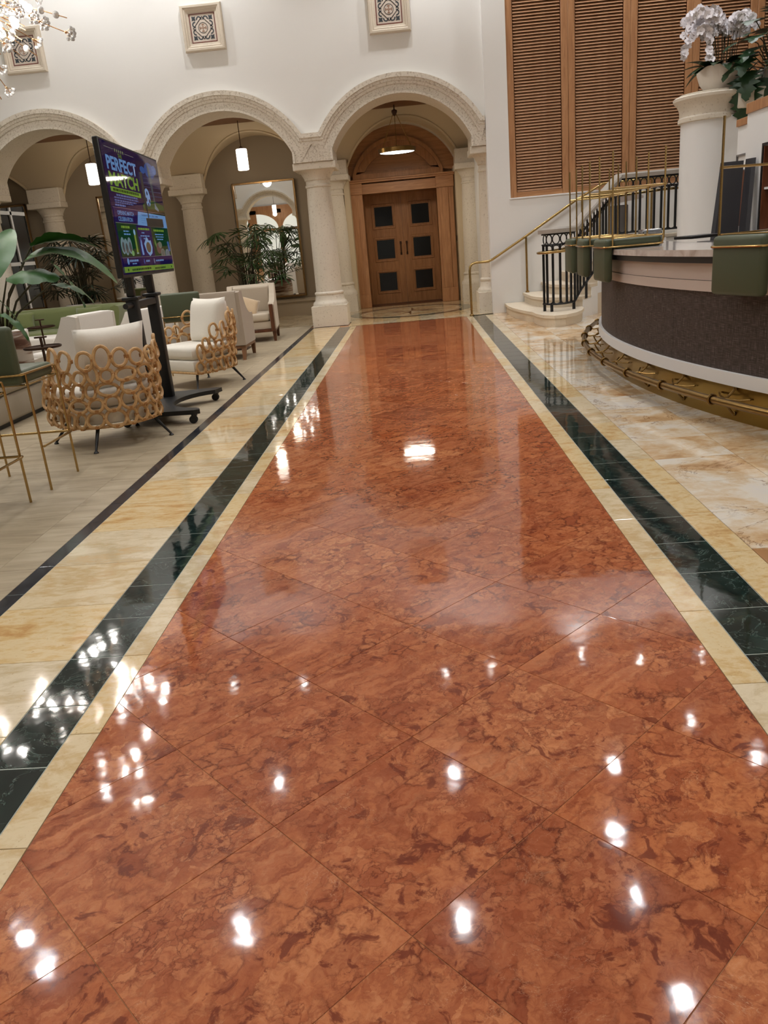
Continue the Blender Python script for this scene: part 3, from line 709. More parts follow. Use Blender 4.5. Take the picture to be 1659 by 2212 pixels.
pendant(-6.23, 'glowing alabaster cylinder pendant beside the upright screen, in the leftmost arch', p0)
pendant(-7.26, 'glowing alabaster pendant of the opposite gallery, seen in the large mirror', p0).location = (-7.26, -9.2, 0)
t = thing('disc_pendant', 'flat round glowing pendant on three rods in front of the oak doorway', 'lamp', (-.15, 16.9, 0))
MB().lathe([(.335, 3.035), (.36, 3.02), (.365, 3.10), (.34, 3.11), (0, 3.11)], 40).build('rim', 'brassd', t)
MB().lathe([(0, 3.03), (.336, 3.032)], 40).build('diffuser', 'disc', t)
for i in range(3):
    a = 2*PI*i/3+.52; MB().tube([(.345*math.cos(a), .345*math.sin(a), 3.10), (.03*math.cos(a), .03*math.sin(a), 3.72)], .006, 6).sphere(.012, 8, 5, .345*math.cos(a), .345*math.sin(a), 3.115).build('rod', 'brassd', t)
MB().lathe([(.0, 3.66), (.03, 3.69), (.055, 3.74), (.055, 3.77), (.012, 3.79), (.012, 3.92), (.06, 3.92), (.06, 3.93)], 16).build('hub', 'bronze', t)
lamp('disc_glow', 'AREA', (0, 0, 3.02), PEND_W*1.1, (1, .86, .68), t, shape='DISK', size=.66)

# ---------------------------------------------------------------- crystal chandelier
HUB = Vector((-4.75, 9.2, 4.35))
t = thing('crystal_chandelier', 'sprawling gold twig chandelier with glass beads, crystal flowers and bright bulbs', 'chandelier', HUB)
MB().sphere(.13, 16, 10).build('hub', 'brassd', t)
MB().tube([(0, 0, .1), (0, 0, 2.65)], .012, 8).build('stem', 'brassd', t)
ends = [(-3.26, 9.0, 3.64, 'f'), (-3.28, 9.0, 3.79, 'b'), (-3.72, 9.0, 3.72, 'l'), (-3.78, 9.0, 3.64, 'b'), (-3.91, 8.95, 3.58, 'f'), (-3.55, 9.05, 3.88, 'l'), (-3.6, 9.0, 3.82, 'f'), (-3.92, 9.1, 3.66, 'l'), (-4.0, 8.9, 3.78, 'f'), (-3.75, 9.05, 3.90, 'f'), (-3.65, 9.1, 3.95, 'b')]
rr = random.Random(3)
ends += [(-3.80, 9.0, 3.95, 'f'), (-3.95, 9.0, 3.92, 'f'), (-3.7, 8.9, 3.86, 'f'), (-4.05, 8.8, 3.62, 'l'), (-3.9, 9.2, 3.98, 'f'), (-4.0, 9.0, 3.70, 'f')]
while len(ends) < 64:
    d = Vector((rr.gauss(0, 1), rr.gauss(0, 1), rr.gauss(0, .75))).normalized(); L = rr.uniform(1.0, 1.55); p = HUB+d*L
    if p.x > -3.7 and p.y > 8 and p.z < 4.6: continue
    ends.append((p.x, p.y, p.z, rr.choice('flb')))
def fl_mesh():
    m_ = MB(); g = MB()
    for i in range(9):
        a = 2*PI*i/9; sp = .5+.25*(i % 3); d = Vector((math.cos(a)*sp, math.sin(a)*sp, 1)).normalized(); e = d*.085
        m_.tube([(0, 0, 0), e*.9], .0022, 4); g.sphere(.019, 7, 5, e.x, e.y, e.z)
    m_.sphere(.014, 8, 6)
    return m_.mesh('flower_stem', 'rose'), g.mesh('flower_bead', 'crystal')
fs_, fb_ = fl_mesh(); bead = MB().sphere(.034, 12, 8).mesh('bead', 'crystal'); bulb = MB().sphere(.036, 10, 7).mesh('bulb', 'bulb')
for (x, y, z, kd) in ends:
    e = Vector((x, y, z))-HUB; L = e.length; d = e.normalized(); q = Vector((0, 0, 1)).rotation_difference(d).to_euler()
    rod = MB().tube([d*.1, e], .0055, 6).build('rod', 'rose', t)
    if kd == 'f':
        for s_ in (L-.07, L-.36): link('crystal_flower', fs_, t, loc=d*s_, rot=q); link('flower_beads', fb_, t, loc=d*s_, rot=q)
    elif kd == 'b':
        for s_ in (L-.12, L-.28): link('bead', bead, t, loc=d*s_)
        link('bulb', bulb, t, loc=d*(L-.46))
    else: link('bulb', bulb, t, loc=d*(L-.13)); link('bead', bead, t, loc=d*(L-.42))
lamp('chandelier_light', 'POINT', (0, 0, 0), CHAND_W, (.99, .99, 1), t, shadow_soft_size=.06)

# ---------------------------------------------------------------- gallery mirrors
def mirror(x0, x1, z0, z1, label, tilt=0):
    t = thing('wall_mirror', label, 'mirror', ((x0+x1)/2, 18.24, z0), group='gold framed mirrors in the gallery'); w = x1-x0; h = z1-z0
    t.rotation_euler = (tilt, 0, 0)
    MB().box(-w/2+.03, w/2-.03, -.012, .0, .03, h-.03).build('glass', 'mirror', t, False)
    f_ = MB().rbox(-w/2, -w/2+.04, -.035, .01, 0, h, .005, 1).rbox(w/2-.04, w/2, -.035, .01, 0, h, .005, 1).rbox(-w/2, w/2, -.035, .01, 0, .04, .005, 1).rbox(-w/2, w/2, -.035, .01, h-.04, h, .005, 1)
    f_.build('frame', 'goldframe', t)
mirror(-3.76, -2.40, .42, 2.85, 'large gold framed mirror behind the palm, next to the doorway column', math.radians(.45))
mirror(-6.75, -5.45, .62, 2.86, 'gold framed mirror mostly hidden behind the upright screen')
mirror(-9.75, -8.34, .62, 2.85, 'gold framed mirror at the far left edge, behind the large-leaved plant')

# ---------------------------------------------------------------- curved stair
ST_ = thing('staircase', 'pale stone stair with curved lower steps climbing along the wall below the shutters', 'stairs', (0, 0, 0), kind='structure')
outer = [(2.46, 12.78), (2.63, 12.98), (2.81, 13.2), (2.96, 13.42), (3.1, 13.62), (3.24, 13.82), (3.4, 13.98)]
def nose(k):
    wx = 1.64+.33*k; ox, oy = outer[k]; mid = [(wx+.01, 14.3), (wx+.03+.02*k, 13.85)]
    if k == 0: return [(1.64, 14.89), (1.635, 14.2), (1.66, 13.8), (1.72, 13.4), (1.80, 13.0), (1.88, 12.7), (2.05, 12.72), (ox, oy)]
    if k == 1: return [(wx, 14.89), (1.975, 14.3), (1.99, 13.95), (2.03, 13.68), (2.10, 13.46), (2.25, 13.25), (2.45, 13.1), (ox, oy)]
    return [(wx, 14.89), (wx+.01, 14.35), (wx+.03, 13.9), ((wx+ox)/2+.03, oy+.28), (ox, oy)]
def offs(P, d):
    out = []
    for i, (x, y) in enumerate(P):
        a = Vector(P[max(0, i-1)]); b = Vector(P[min(len(P)-1, i+1)]); t_ = (b-a).normalized(); n_ = Vector((t_.y, -t_.x)); out.append((x+n_.x*d, y+n_.y*d))
    return out
for k_ in range(7):
    N_ = nose(k_); z1 = .16*(k_+1)
    tail = [outer[min(6, k_+1)], outer[-1], (3.75, 13.98), (3.75, 14.89)] if k_ < 6 else [(6.9, 13.98), (6.9, 14.89)]
    s_ = MB(); s_.prism(N_+tail, 0, z1-.045); s_.prism(offs(N_, .028)+tail, z1-.045, z1)
    s_.build('step', 'stepstone', ST_, ang=30)
sm = MB(); OO = outer+[(6.9, 13.98)]
for k_ in range(7):
    (ax, ay), (bx, by) = OO[k_], OO[k_+1]; n_ = Vector((by-ay, ax-bx)).normalized()*.012; zt = .16*(k_+1)-.05
    sm.prism([(ax+n_.x, ay+n_.y), (bx+n_.x, by+n_.y), (bx, by), (ax, ay)], 0, zt)
sm.build('stringer', 'bright', ST_, False)
pd = MB(); ped = [(1.83, 12.75), (1.84, 12.42), (1.90, 12.12), (2.02, 11.95), (2.18, 11.98), (2.34, 12.14), (2.48, 12.40), (2.58, 12.75), (2.60, 12.98), (2.4, 13.05)]
pd.prism(ped, 0, .125); pd.prism(offs(ped, .025), .125, .17); pd.build('pedestal', 'stepstone', ST_, ang=30)

BL = thing('stair_balustrade', 'black iron balustrade of bars and rings under a grey stone rail', 'railing', (0, 0, 0))
path = [(1.98, 12.72), (2.03, 12.56), (2.13, 12.48), (2.27, 12.50), (2.43, 12.66), (2.58, 12.90), (2.82, 13.19), (3.1, 13.58), (3.42, 13.98), (3.9, 14.0), (4.5, 14.0), (5.6, 14.0)]
def cum(P):
    c = [0]
    for i in range(len(P)-1): c.append(c[-1]+math.dist(P[i], P[i+1]))
    return c
CU = cum(path)
def pt(s):
    s = max(0, min(CU[-1]-1e-6, s))
    for i in range(len(path)-1):
        if s <= CU[i+1]:
            f = (s-CU[i])/(CU[i+1]-CU[i]); return (path[i][0]+(path[i+1][0]-path[i][0])*f, path[i][1]+(path[i+1][1]-path[i][1])*f)
S1, S2 = CU[4]+.02, CU[8]
def topz(s): return 1.30 if s < S1 else (1.30+(2.03-1.30)*min(1, (s-S1)/(S2-S1)) if s < S2 else 2.03)
def basez(s): return .28 if s < S1 else (.28+(1.20-.28)*min(1, (s-S1)/(S2-S1)) if s < S2 else 1.20)
ss = [i*.115+.02 for i in range(int(CU[-1]/.115))]
def railpts(off, a=0, b=None, st=.06):
    b = b if b is not None else CU[-1]; n = max(2, int((b-a)/st)); return [(*pt(a+(b-a)*i/n), off(a+(b-a)*i/n)) for i in range(n+1)]
for nm, off, hw, hh, mat in (('stone_rail', lambda s: topz(s)+.045, .075, .04, 'railstone'), ('top_rail', lambda s: topz(s)-.005, .02, .012, 'iron'), ('ring_rail', lambda s: topz(s)-.155, .018, .011, 'iron'), ('bottom_rail', basez, .02, .011, 'iron')):
    P = railpts(off); m_ = MB(); vs = []
    for i, p in enumerate(P):
        a = Vector(P[max(0, i-1)][:2]); b = Vector(P[min(len(P)-1, i+1)][:2]); t_ = (b-a).normalized(); n_ = Vector((-t_.y, t_.x))
        for sx, sz in ((-1, -1), (1, -1), (1, .4), (.75, 1), (-.75, 1), (-1, .4)): vs.append((p[0]+n_.x*hw*sx, p[1]+n_.y*hw*sx, p[2]+hh*sz))
    n = len(P); m_.add(vs, [(i*6+q, i*6+(q+1) % 6, (i+1)*6+(q+1) % 6, (i+1)*6+q) for i in range(n-1) for q in range(6)]+[tuple(range(6)), tuple(range((n-1)*6, n*6))[::-1]]); m_.build(nm, mat, BL, ang=35)
rg = None
for i, s in enumerate(ss):
    x, y = pt(s); zb, zt = basez(s), topz(s)-.165
    MB().box(-.0165, .0165, -.0165, .0165, zb, zt).at().build('baluster', 'iron', BL, False).location = (x, y, 0)
    if i < len(ss)-1:
        x2, y2 = pt(s+.0575); d = math.atan2(pt(s+.1)[1]-pt(s+.01)[1], pt(s+.1)[0]-pt(s+.01)[0])
        rg = rg or MB().tube([(.052*math.cos(a), 0, .068*math.sin(a)) for a in [2*PI*q/18 for q in range(18)]], .0095, 6, True).mesh('ring', 'iron')
        link('ring', rg, BL, loc=(x2, y2, topz(s+.0575)-.08), rot=(0, 0, d))
        ar_ = MB().tube([(.0575*math.cos(a), 0, .0575*math.sin(a)) for a in [PI*q/8 for q in range(9)]], .008, 6)
        link('arch_bar', ar_.mesh('arch_bar', 'iron'), BL, loc=(x2, y2, topz(s+.0575)-.225), rot=(0, 0, d)) if i % 1 == 0 else None
        if s < S1 or s > S1: link('foot_bar', MB().tube([(.0575*math.cos(a), 0, -.0575*math.sin(a)) for a in [PI*q/8 for q in range(9)]], .008, 6).mesh('foot_bar', 'iron'), BL, loc=(x2, y2, basez(s+.0575)+.065), rot=(0, 0, d))
for s in (.03, .22, S1-.02): x, y = pt(s); MB().box(x-.02, x+.02, y-.02, y+.02, .168, .30).build('foot_post', 'iron', BL, False)
for s in (S1+.45, S1+.95): x, y = pt(s); MB().box(x-.018, x+.018, y-.018, y+.018, basez(s)-.25, basez(s)).build('foot_post', 'iron', BL, False)

bh = thing('brass_handrail', 'thin polished brass handrail rising along the white wall from the floor post', 'handrail', (0, 0, 0))
MB().tube([(1.0, 14.72, 0), (1.0, 14.72, .78), (1.01, 14.73, .85), (1.05, 14.76, .895), (1.12, 14.80, .91), (1.34, 14.82, .91), (1.42, 14.82, .94), (2.02, 14.82, 1.28), (2.9, 14.82, 1.80), (3.35, 14.82, 2.02), (4.9, 14.82, 2.06)], .022, 10).build('rail', 'brass', bh)
for x, zb, zt in ((2.02, .325, 1.28), (3.0, .81, 1.84), (4.19, 1.125, 2.04)): MB().tube([(x, 14.82, zb), (x, 14.82, zt)], .019, 8).at(x, 14.82, zb).lathe([(.035, 0), (.035, .02), (.02, .03)], 12).build('post', 'brass', bh)
MB().at(1.0, 14.72, 0).lathe([(.04, 0), (.04, .02), (.022, .035)], 12).build('floor_flange', 'brass', bh)
lp = [(2.5, 12.72, 1.06), (2.3, 12.38, 1.05), (2.15, 12.34, 1.045), (1.98, 12.42, 1.04), (1.90, 12.5, 1.04), (1.885, 12.58, 1.04), (1.93, 12.66, 1.04), (2.0, 12.74, 1.04), (2.3, 12.85, 1.06), (2.5, 13.05, 1.1), (2.8, 13.3, 1.3), (3.05, 13.72, 1.52), (3.38, 14.08, 1.78), (4.2, 14.08, 1.82), (4.9, 14.08, 1.82)]
MB().tube(lp, .02, 10).build('brass_rail', 'brass', BL)['label'] = 'brass loop handrail'
for q in ((2.3, 12.38, 1.05), (2.8, 13.3, 1.3), (3.4, 14.08, 1.78)): MB().tube([q, (q[0]+.03, q[1]+.1 if q[1] < 13 else q[1]-.08, q[2]-.02)], .01, 6).build('bracket', 'brass', BL)
t = thing('console_stand', 'grey stand with a pale slanted top behind the stair balustrade', 'stand', (3.55, 14.45, 1.121))
MB().rbox(-.16, .12, -.12, .12, 0, .52, .01, 1).build('body', 'darkgrey', t)
MB().prism([(-.36, .52), (.36, .60), (.36, .635), (.1, .75), (-.06, .73), (-.36, .55)], -.15, .15, 'y').build('top', 'gloss', t, ang=20)
# ---------------------------------------------------------------- curved bar
BX, BY, RF = 9.4, 7.6, 7.5
T0, T1 = math.radians(-42), math.radians(23.5)
def bp(r, t): return (BX-r*math.cos(t), BY+r*math.sin(t))
BAR = thing('bar_counter', 'curved bar with pale stone top, dark woven front, white plinth and brass foot rail', 'bar', (0, 0, 0))
def arcbox(r0, r1, z0, z1, n=72, uv=False, t0=T0, t1=T1):
    """ring segment between radii (r1 = outer, towards the room)"""
    vs = []
    for i in range(n+1):
        t = t0+(t1-t0)*i/n
        for r, z in ((r1, z0), (r1, z1), (r0, z1), (r0, z0)): vs.append((*bp(r, t), z))
    return MB().add(vs, [(i*4+q, i*4+(q+1) % 4, i*4+4+(q+1) % 4, i*4+4+q) for i in range(n) for q in range(4)]+[(0, 1, 2, 3), (n*4+3, n*4+2, n*4+1, n*4)])
arcbox(6.86, RF+.09, 1.112, 1.158).build('countertop', 'topstone', BAR, ang=30)
arcbox(6.90, RF+.065, 1.065, 1.112).build('under_band', 'darkband', BAR, ang=30)
arcbox(6.95, RF+.012, .945, 1.065).build('apron', 'gloss', BAR, ang=30); arcbox(6.95, RF+.020, .868, .942).build('apron_moulding', 'gloss', BAR, ang=30)
NP = 6
for i in range(NP):
    a = T0+(T1-T0)*i/NP; b = T0+(T1-T0)*(i+1)/NP
    wv = arcbox(6.98, RF, .335, .868, 14, t0=a+.0002, t1=b-.0002).build('woven_panel', 'weave', BAR, ang=30)
    me = wv.data; ul = me.uv_layers.new(name='uv')
    for lp_ in me.loops:
        co = me.vertices[lp_.vertex_index].co; ul.data[lp_.index].uv = (math.atan2(co.y-BY, BX-co.x)*RF, co.z)
arcbox(6.95, RF+.03, .245, .335).build('plinth', 'bright', BAR, ang=30)
arcbox(6.98, RF+.004, 0, .245).build('kick_plate', 'kick', BAR, ang=30)
arcbox(6.80, 6.86, 0, 1.06, 40).build('back_panel', 'darkgrey', BAR, ang=30)
ex, ey = bp(RF-.03, T1)
MB().at(ex+.10, ey+.10, 0, -T1).box(-.16, .5, -.16, .10, .30, .95).build('end_panel', 'weaveplain', BAR, False)
MB().at(ex+.10, ey+.10, 0, -T1).box(-.18, .5, -.18, .12, 0, .30).build('end_plinth', 'bright', BAR, False)
RR = RF+.19
n = 90; TR = T1+.005
fr_ = MB().tube([(*bp(RR, T0+(TR-T0)*i/n), .175) for i in range(n+1)], .026, 10).build('foot_rail', 'brassd', BAR)
tb = None
step_ = .66/RR; t_ = TR-.004; idx = 0
while t_ > T0+.05:
    p = bp(RR, t_); bk = MB().at(p[0], p[1], 0, -t_)
    bk.tube([(0, math.cos(a)*.0 , 0) for a in (0,)] + [(.0, 0, .175)], .001, 4) if False else None
    bk.M = bk.M @ Matrix.Identity(4)
    bk.tube([(0, .022*math.cos(0), .175), (.06, 0, .165), (.12, 0, .172), (.155, .0, .20), (.178, 0, .225)], .0085, 6)
    bk.tube([(.10, 0, .168), (.115, 0, .13), (.14, 0, .09), (.165, 0, .06), (.182, 0, .05)], .0085, 6)
    bk.tube([(.10, 0, .168), (.14, .10, .165), (.178, .17, .175)], .007, 6).tube([(.10, 0, .168), (.14, -.10, .165), (.178, -.17, .175)], .007, 6)
    c_ = [(math.cos(a)*.033, 0, .175+math.sin(a)*.033) for a in [2*PI*q/14 for q in range(14)]]; bk.tube(c_, .009, 6, True)
    bk.sphere(.017, 8, 5, .18, 0, .23, sx=.5).sphere(.017, 8, 5, .18, 0, .05, sx=.5)
    bk.build('rail_bracket', 'brassd', fr_); t_ -= step_

# ---------------------------------------------------------------- bar stools
def make_stool(label, w=.52, d=.44, hs=.815, bh=1.10):
    t = thing('bar_stool', label, 'stool', (0, 0, 0), group='green leather bar stools with brass frames')
    MB().rbox(-w/2+.012, w/2-.012, -d/2+.0, d/2-.01, hs-.088, hs, .028, 3).build('seat', 'greenv', t, ang=50)
    MB().rbox(-w/2+.014, w/2-.014, -d/2-.075, -d/2-.002, hs-.09, bh, .03, 3).build('backrest', 'greenv', t, ang=50)
    r = .0085; rr_ = .05
    def loop(x, y0, y1, z, rad=rr_):
        P = []
        for cx_, cy_, a0 in ((x-rad, y1-rad, 0), (-x+rad, y1-rad, PI/2), (-x+rad, y0+rad, PI), (x-rad, y0+rad, 1.5*PI)):
            for q in range(6): a = a0+PI/2*q/5; P.append((cx_+rad*math.cos(a), cy_+rad*math.sin(a), z))
        return P
    MB().tube(loop(w/2, -d/2-.085, d/2+.005, hs-.022), r, 8, True).build('seat_ring', 'brass', t)
    MB().tube(loop(w/2-.004, -d/2-.01, d/2+.002, hs-.095, .02), .006, 6, True).build('under_ring', 'brass', t)
    for sx in (-1, 1):
        MB().tube([(sx*w/2, d/2-.05, hs-.022), (sx*w/2, d/2-.012, hs-.03), (sx*w/2, d/2, hs-.07), (sx*w/2, d/2, 0)], r, 8).build('leg', 'brass', t)
        MB().tube([(sx*w/2, -d/2-.01, hs-.022), (sx*w/2, -d/2-.01, 0)], r, 8).build('leg', 'brass', t)
    P = loop(w/2+.017, -d/2-.01, d/2+.017, .305, .03)
    P = [p for p in P if p[1] > -d/2+.03 or True]
    o_ = [(-w/2-.017, -d/2-.01, .305), (-w/2-.017, d/2-.02, .305), (-w/2-.01, d/2+.01, .305), (-w/2+.02, d/2+.017, .305), (w/2-.02, d/2+.017, .305), (w/2+.01, d/2+.01, .305), (w/2+.017, d/2-.02, .305), (w/2+.017, -d/2-.01, .305)]
    MB().tube(o_, r, 8).build('footrest', 'brass', t)
    return t
st0 = make_stool('upright green bar stool whose seat and back show, before the large-leaved plant')
st0.location = (-2.82, 5.30, 0); st0.rotation_euler = (0, 0, 0)
clone(st0, (-2.84, 4.58, 0), 0, 'green bar stool at the left edge, only brass legs and footrest in view')
s3 = clone(st0, (-2.92, 10.35, 0), 0, 'green leather chair back crossed by a brass bar, behind the rear rattan chair')
s3['category'] = 'chair'; s3.scale = (1, 1, .93)
TOPZ = 1.158
def flipped(x, y, rz, label):
    c = clone(st0, (x, y, TOPZ+.815), rz, label); c.rotation_euler = (PI, 0, rz); return c
# turned over: local +y points into the bar
flipped(2.025, 7.80, PI/2, 'upturned green bar stool on the bar, nearest of the three at the far end')
flipped(2.055, 8.80, PI/2-.06, 'upturned green bar stool on the bar, middle of the three at the far end')
flipped(2.10, 9.72, PI/2-.05, 'upturned green bar stool on the bar, farthest of the three at the far end')
flipped(2.345, 5.48, PI/2+.29, 'upturned green bar stool on the bar at the right edge, alone')

# ---------------------------------------------------------------- things on the bar
t = thing('clear_caddy', 'small clear plastic box on the bar beside the upturned stools', 'box', (2.62, 9.3, TOPZ))
b_ = MB();
for q in ((-.1, .1, -.1, -.094, 0, .10), (-.1, .1, .094, .1, 0, .10), (-.1, -.094, -.1, .1, 0, .10), (.094, .1, -.1, .1, 0, .10)): b_.box(*q)
b_.build('wall_panel', 'clear', t, False); MB().rbox(-.105, .105, -.105, .105, .10, .125, .02, 3).build('lid', 'clear', t)
tag(MB().at(2.95, 8.8, 0, .3).rbox(-.16, .22, -.15, .15, TOPZ, TOPZ+.03, .006, 1).build('serving_tray', 'blackp'), 'flat black tray lying on the bar behind the clear box', 'tray')

# ---------------------------------------------------------------- pillar with stone cap, wall end, orchids
PX, PY = 4.38, 12.75
t = thing('pillar_1', None, None, (PX, PY, 0), kind='structure')
MB().lathe([(.37, 0), (.37, 2.66)], 40).build('shaft', 'bright', t); MB().box(-.02, .9, -.36, .36, 0, 2.66).build('wall_return', 'bright', t, False)
capp = [(.38, 2.63), (.41, 2.64), (.41, 2.69), (.39, 2.71), (.395, 2.80), (.42, 2.85), (.44, 2.88), (.48, 2.92), (.485, 2.955), (.46, 2.97), (.46, 2.975), (.40, 2.98), (.40, 3.0), (0, 3.0)]
MB().lathe(capp, 40).build('cap', 'coral', t, ang=30)
MB().rbox(.25, .98, -.47, .47, 2.72, 2.97, .02, 2).build('cap_block', 'coral', t)
t = thing('orchid_bowl', 'low white stone bowl of arching white orchids on the pillar cap', 'orchids', (PX+.14, PY-.02, 3.002))
MB().lathe([(0, .0), (.17, .0), (.21, .03), (.275, .12), (.315, .24), (.32, .315), (.30, .315), (.29, .25), (0, .25)], 36).build('bowl', 'bowl', t)
MB().lathe([(0, .27), (.29, .27)], 20).build('soil', 'soil', t)
pet = MB();
for i in range(5):
    a = 2*PI*i/5+PI/2; wd_ = .036 if i in (1, 4) else .024
    d_ = Vector((math.cos(a), math.sin(a))); p_ = Vector((-d_.y, d_.x))
    pts_ = [(0, 0, 0)]+[(d_.x*L_+p_.x*w_, d_.y*L_+p_.y*w_, z_) for L_, w_, z_ in ((.02, wd_*.7, .005), (.042, wd_*.85, .010), (.057, wd_*.35, .007), (.057, -wd_*.35, .007), (.042, -wd_*.85, .010), (.02, -wd_*.7, .005))]
    pet.add(pts_, [tuple(range(7))])
petm = pet.mesh('flower', 'petal'); lipm = MB().sphere(.011, 6, 4, 0, 0, .012).mesh('lip', 'lip')
ro = random.Random(11)
stems = [(-.62, -.05, .62), (-.30, -.15, .55)]+[(ro.uniform(-.34, .36), ro.uniform(-.25, .25), ro.uniform(.80, 1.03)) for _ in range(26)]
for i, (dx, dy, hh) in enumerate(stems):
    x0, y0 = max(-.2, min(.22, dx*.5))+ro.uniform(-.03, .05), dy*.4
    if i < 2: P = [(x0+.05, y0, .27), (x0+.02, y0, .55), (x0-.04, y0, .72), (x0-.13, y0+dy*.3, .78), (x0-.22+.1*i, y0+dy*.6, .72), (x0-.31+.2*i, y0+dy*.8, .58 if i == 0 else .50), (x0-.37+.26*i, y0+dy, .44 if i == 0 else .38)]
    else:
        sw = -.16 if dx < .1 else .06
        P = [(x0, y0, .27), (x0+.01, y0, .5), (x0+dx*.15, y0+dy*.1, .5+(hh-.5)*.6), (x0+dx*.3+sw*.2, y0+dy*.3, hh-.06), (x0+dx*.45+sw*.6, y0+dy*.5, hh), (x0+dx*.55+sw, y0+dy*.7, hh-.07)]
    sp_ = MB().tube(P, .005, 5).build('stem', 'stem', t)
    for q in range(12 if i >= 2 else 15):
        f = .46+.52*q/(11 if i >= 2 else 14); k_ = f*(len(P)-1); j_ = min(len(P)-2, int(k_)); g = k_-j_
        p = Vector(P[j_]).lerp(Vector(P[j_+1]), g)+Vector((ro.uniform(-.02, .02), -.025+ro.uniform(-.02, .02), ro.uniform(-.01, .03)))
        fo = link('flower', petm, sp_, loc=p, rot=(PI/2+ro.uniform(-.6, .5), ro.uniform(-.5, .5), ro.uniform(-.7, .7)))
def leafm(L, w, bend, name, mat, fold=.15, n=8, tip=1.2, wav=0):
    m_ = MB(); vs = []
    for i in range(n+1):
        f = i/n; ww = w*math.sin(PI*min(1, f**.75*.96+.03))**(.8)*(1 if f < .95 else .4); y = L*f; z = -bend*f*f*L; e = wav*math.sin(f*9)
        vs += [(-ww, y, z+fold*ww+e), (0, y, z), (ww, y, z+fold*ww-e)]
    fs = []
    for i in range(n): a = i*3; fs += [(a, a+1, a+4, a+3), (a+1, a+2, a+5, a+4)]
    return m_.add(vs, fs).mesh(name, mat, ang=80)
ol = leafm(.27, .085, .8, 'leaf', 'orchleaf')
for i in range(22):
    a = 2*PI*i/22+ro.uniform(-.2, .2); link('leaf', ol, t, loc=(.19*math.cos(a), .19*math.sin(a), .31), rot=(ro.uniform(.0, .95), 0, a-PI/2))
t = thing('trailing_philodendron', 'dark lobed-leaf plant spilling from a stone trough beside the orchid bowl', 'plant', (PX+.78, PY-.1, 2.972))
MB().rbox(-.12, .5, -.18, .18, 0, .26, .02, 2).build('trough', 'bowl', t); MB().box(-.1, .48, -.16, .16, .24, .262).build('soil', 'soil', t)
def lobed():
    m_ = MB(); out = []
    L = .34
    prof = [(0, .02), (.05, .09), (.12, .15), (.2, .07), (.3, .16), (.38, .07), (.5, .145), (.58, .06), (.7, .11), (.78, .05), (.88, .05), (1, 0)]
    vs = []
    for f, w_ in prof: vs += [(-w_, L*f, .04*f-.16*f*f), (0, L*f, .05*f-.16*f*f-.01), (w_, L*f, .04*f-.16*f*f)]
    fs = []
    for i in range(len(prof)-1): a = i*3; fs += [(a, a+1, a+4, a+3), (a+1, a+2, a+5, a+4)]
    return m_.add(vs, fs).mesh('leaf', 'leafd', ang=80)
lb = lobed()
lb.materials[0] = MT['leafm']
spots = [(-.30, -.05, .42, -.4, 2.0), (-.22, -.2, .22, -.9, 2.6), (-.1, -.22, .55, -.2, 2.2), (.0, -.2, .10, -1.2, 2.9), (.05, -.15, .75, .2, 2.0), (-.05, .0, .95, .1, 2.5), (.15, -.22, .35, -.6, 3.3), (.25, -.2, .6, -.3, 3.0), (.3, -.15, .9, .1, 3.4), (.1, -.24, -.02, -1.3, 2.6), (-.15, -.2, .05, -1.3, 2.3), (.35, -.2, .2, -1.0, 3.2), (-.2, -.1, .68, 0, 1.8), (.2, -.1, 1.05, .3, 2.7)]
spots = [(x*.8-.22, y-.12, z*.85+.02, rx, rz) for x, y, z, rx, rz in spots]+[(-.5, -.3, .12, -1.2, 2.7), (-.38, -.28, .42, -.5, 2.4), (-.45, -.3, -.05, -1.35, 3.0), (-.3, -.3, .62, .0, 2.6)]
for (x, y, z, rx, rz) in spots:
    MB().tube([(.1+x*.3, y*.2, .25), (x*.6, y*.6, z*.6+.2), (x, y, z)], .007, 5).build('stalk', 'stem', t)
    link('leaf', lb, t, loc=(x, y, z), rot=(rx, 0, rz)).scale = (1.2, 1.15, 1.2)

# ---------------------------------------------------------------- white back bar
BB = thing('back_bar_cabinet', 'tall white stepped back bar cabinet with oak top caps and brown-lined shelves', 'cabinet', (4.2, 0, 0))
u_ = MB()
u_.box(0, .5, 10.30, 10.84, 0, 2.49).box(0, .5, 6.2, 7.0, 0, 2.49).box(0, .5, 7.0, 10.30, 2.08, 2.49).box(0, .5, 7.0, 10.30, 0, 1.15).box(.44, .5, 7.0, 10.3, 1.15, 2.08)
u_.build('carcass', 'bright', BB, False)
lo = MB().box(.05, .5, 10.84, 11.25, 0, 2.39); lo.build('end_unit', 'bright', BB, False)
MB().rbox(-.02, .5, 6.2, 10.845, 2.49, 2.605, .004, 1).build('top_cap', 'oak', BB); MB().rbox(.03, .5, 10.846, 11.27, 2.39, 2.475, .004, 1).build('top_cap', 'oak', BB)
for a, b in ((7.0, 8.6), (8.66, 10.30)):
    MB().box(.40, .44, a, b, 1.15, 2.08).build('back_lining', 'brownin', BB, False)
    MB().box(.02, .44, a, b, 1.60, 1.625).build('shelf', 'bright', BB, False)
MB().box(.0, .44, 10.272, 10.299, 1.152, 2.078).build('side_lining', 'brownin', BB, False)
MB().box(0, .5, 8.6, 8.66, 1.15, 2.08).build('divider', 'bright', BB, False)
f_ = MB()
for q in ((10.30, 10.33, 1.15, 2.11), (7.0, 10.30, 2.08, 2.11)): f_.box(-.012, .0, q[0], q[1], q[2], q[3])
f_.build('reveal_line', 'blackp', BB, False)
f_ = MB().box(.03, .05, 10.93, 11.22, 2.04, 2.06).box(.03, .05, 11.2, 11.22, 1.2, 2.05); f_.build('panel_groove', 'darkgrey', BB, False)
MB().box(.035, .05, 10.86, 11.08, 1.2, 1.86).build('niche', 'brownin', BB, False)
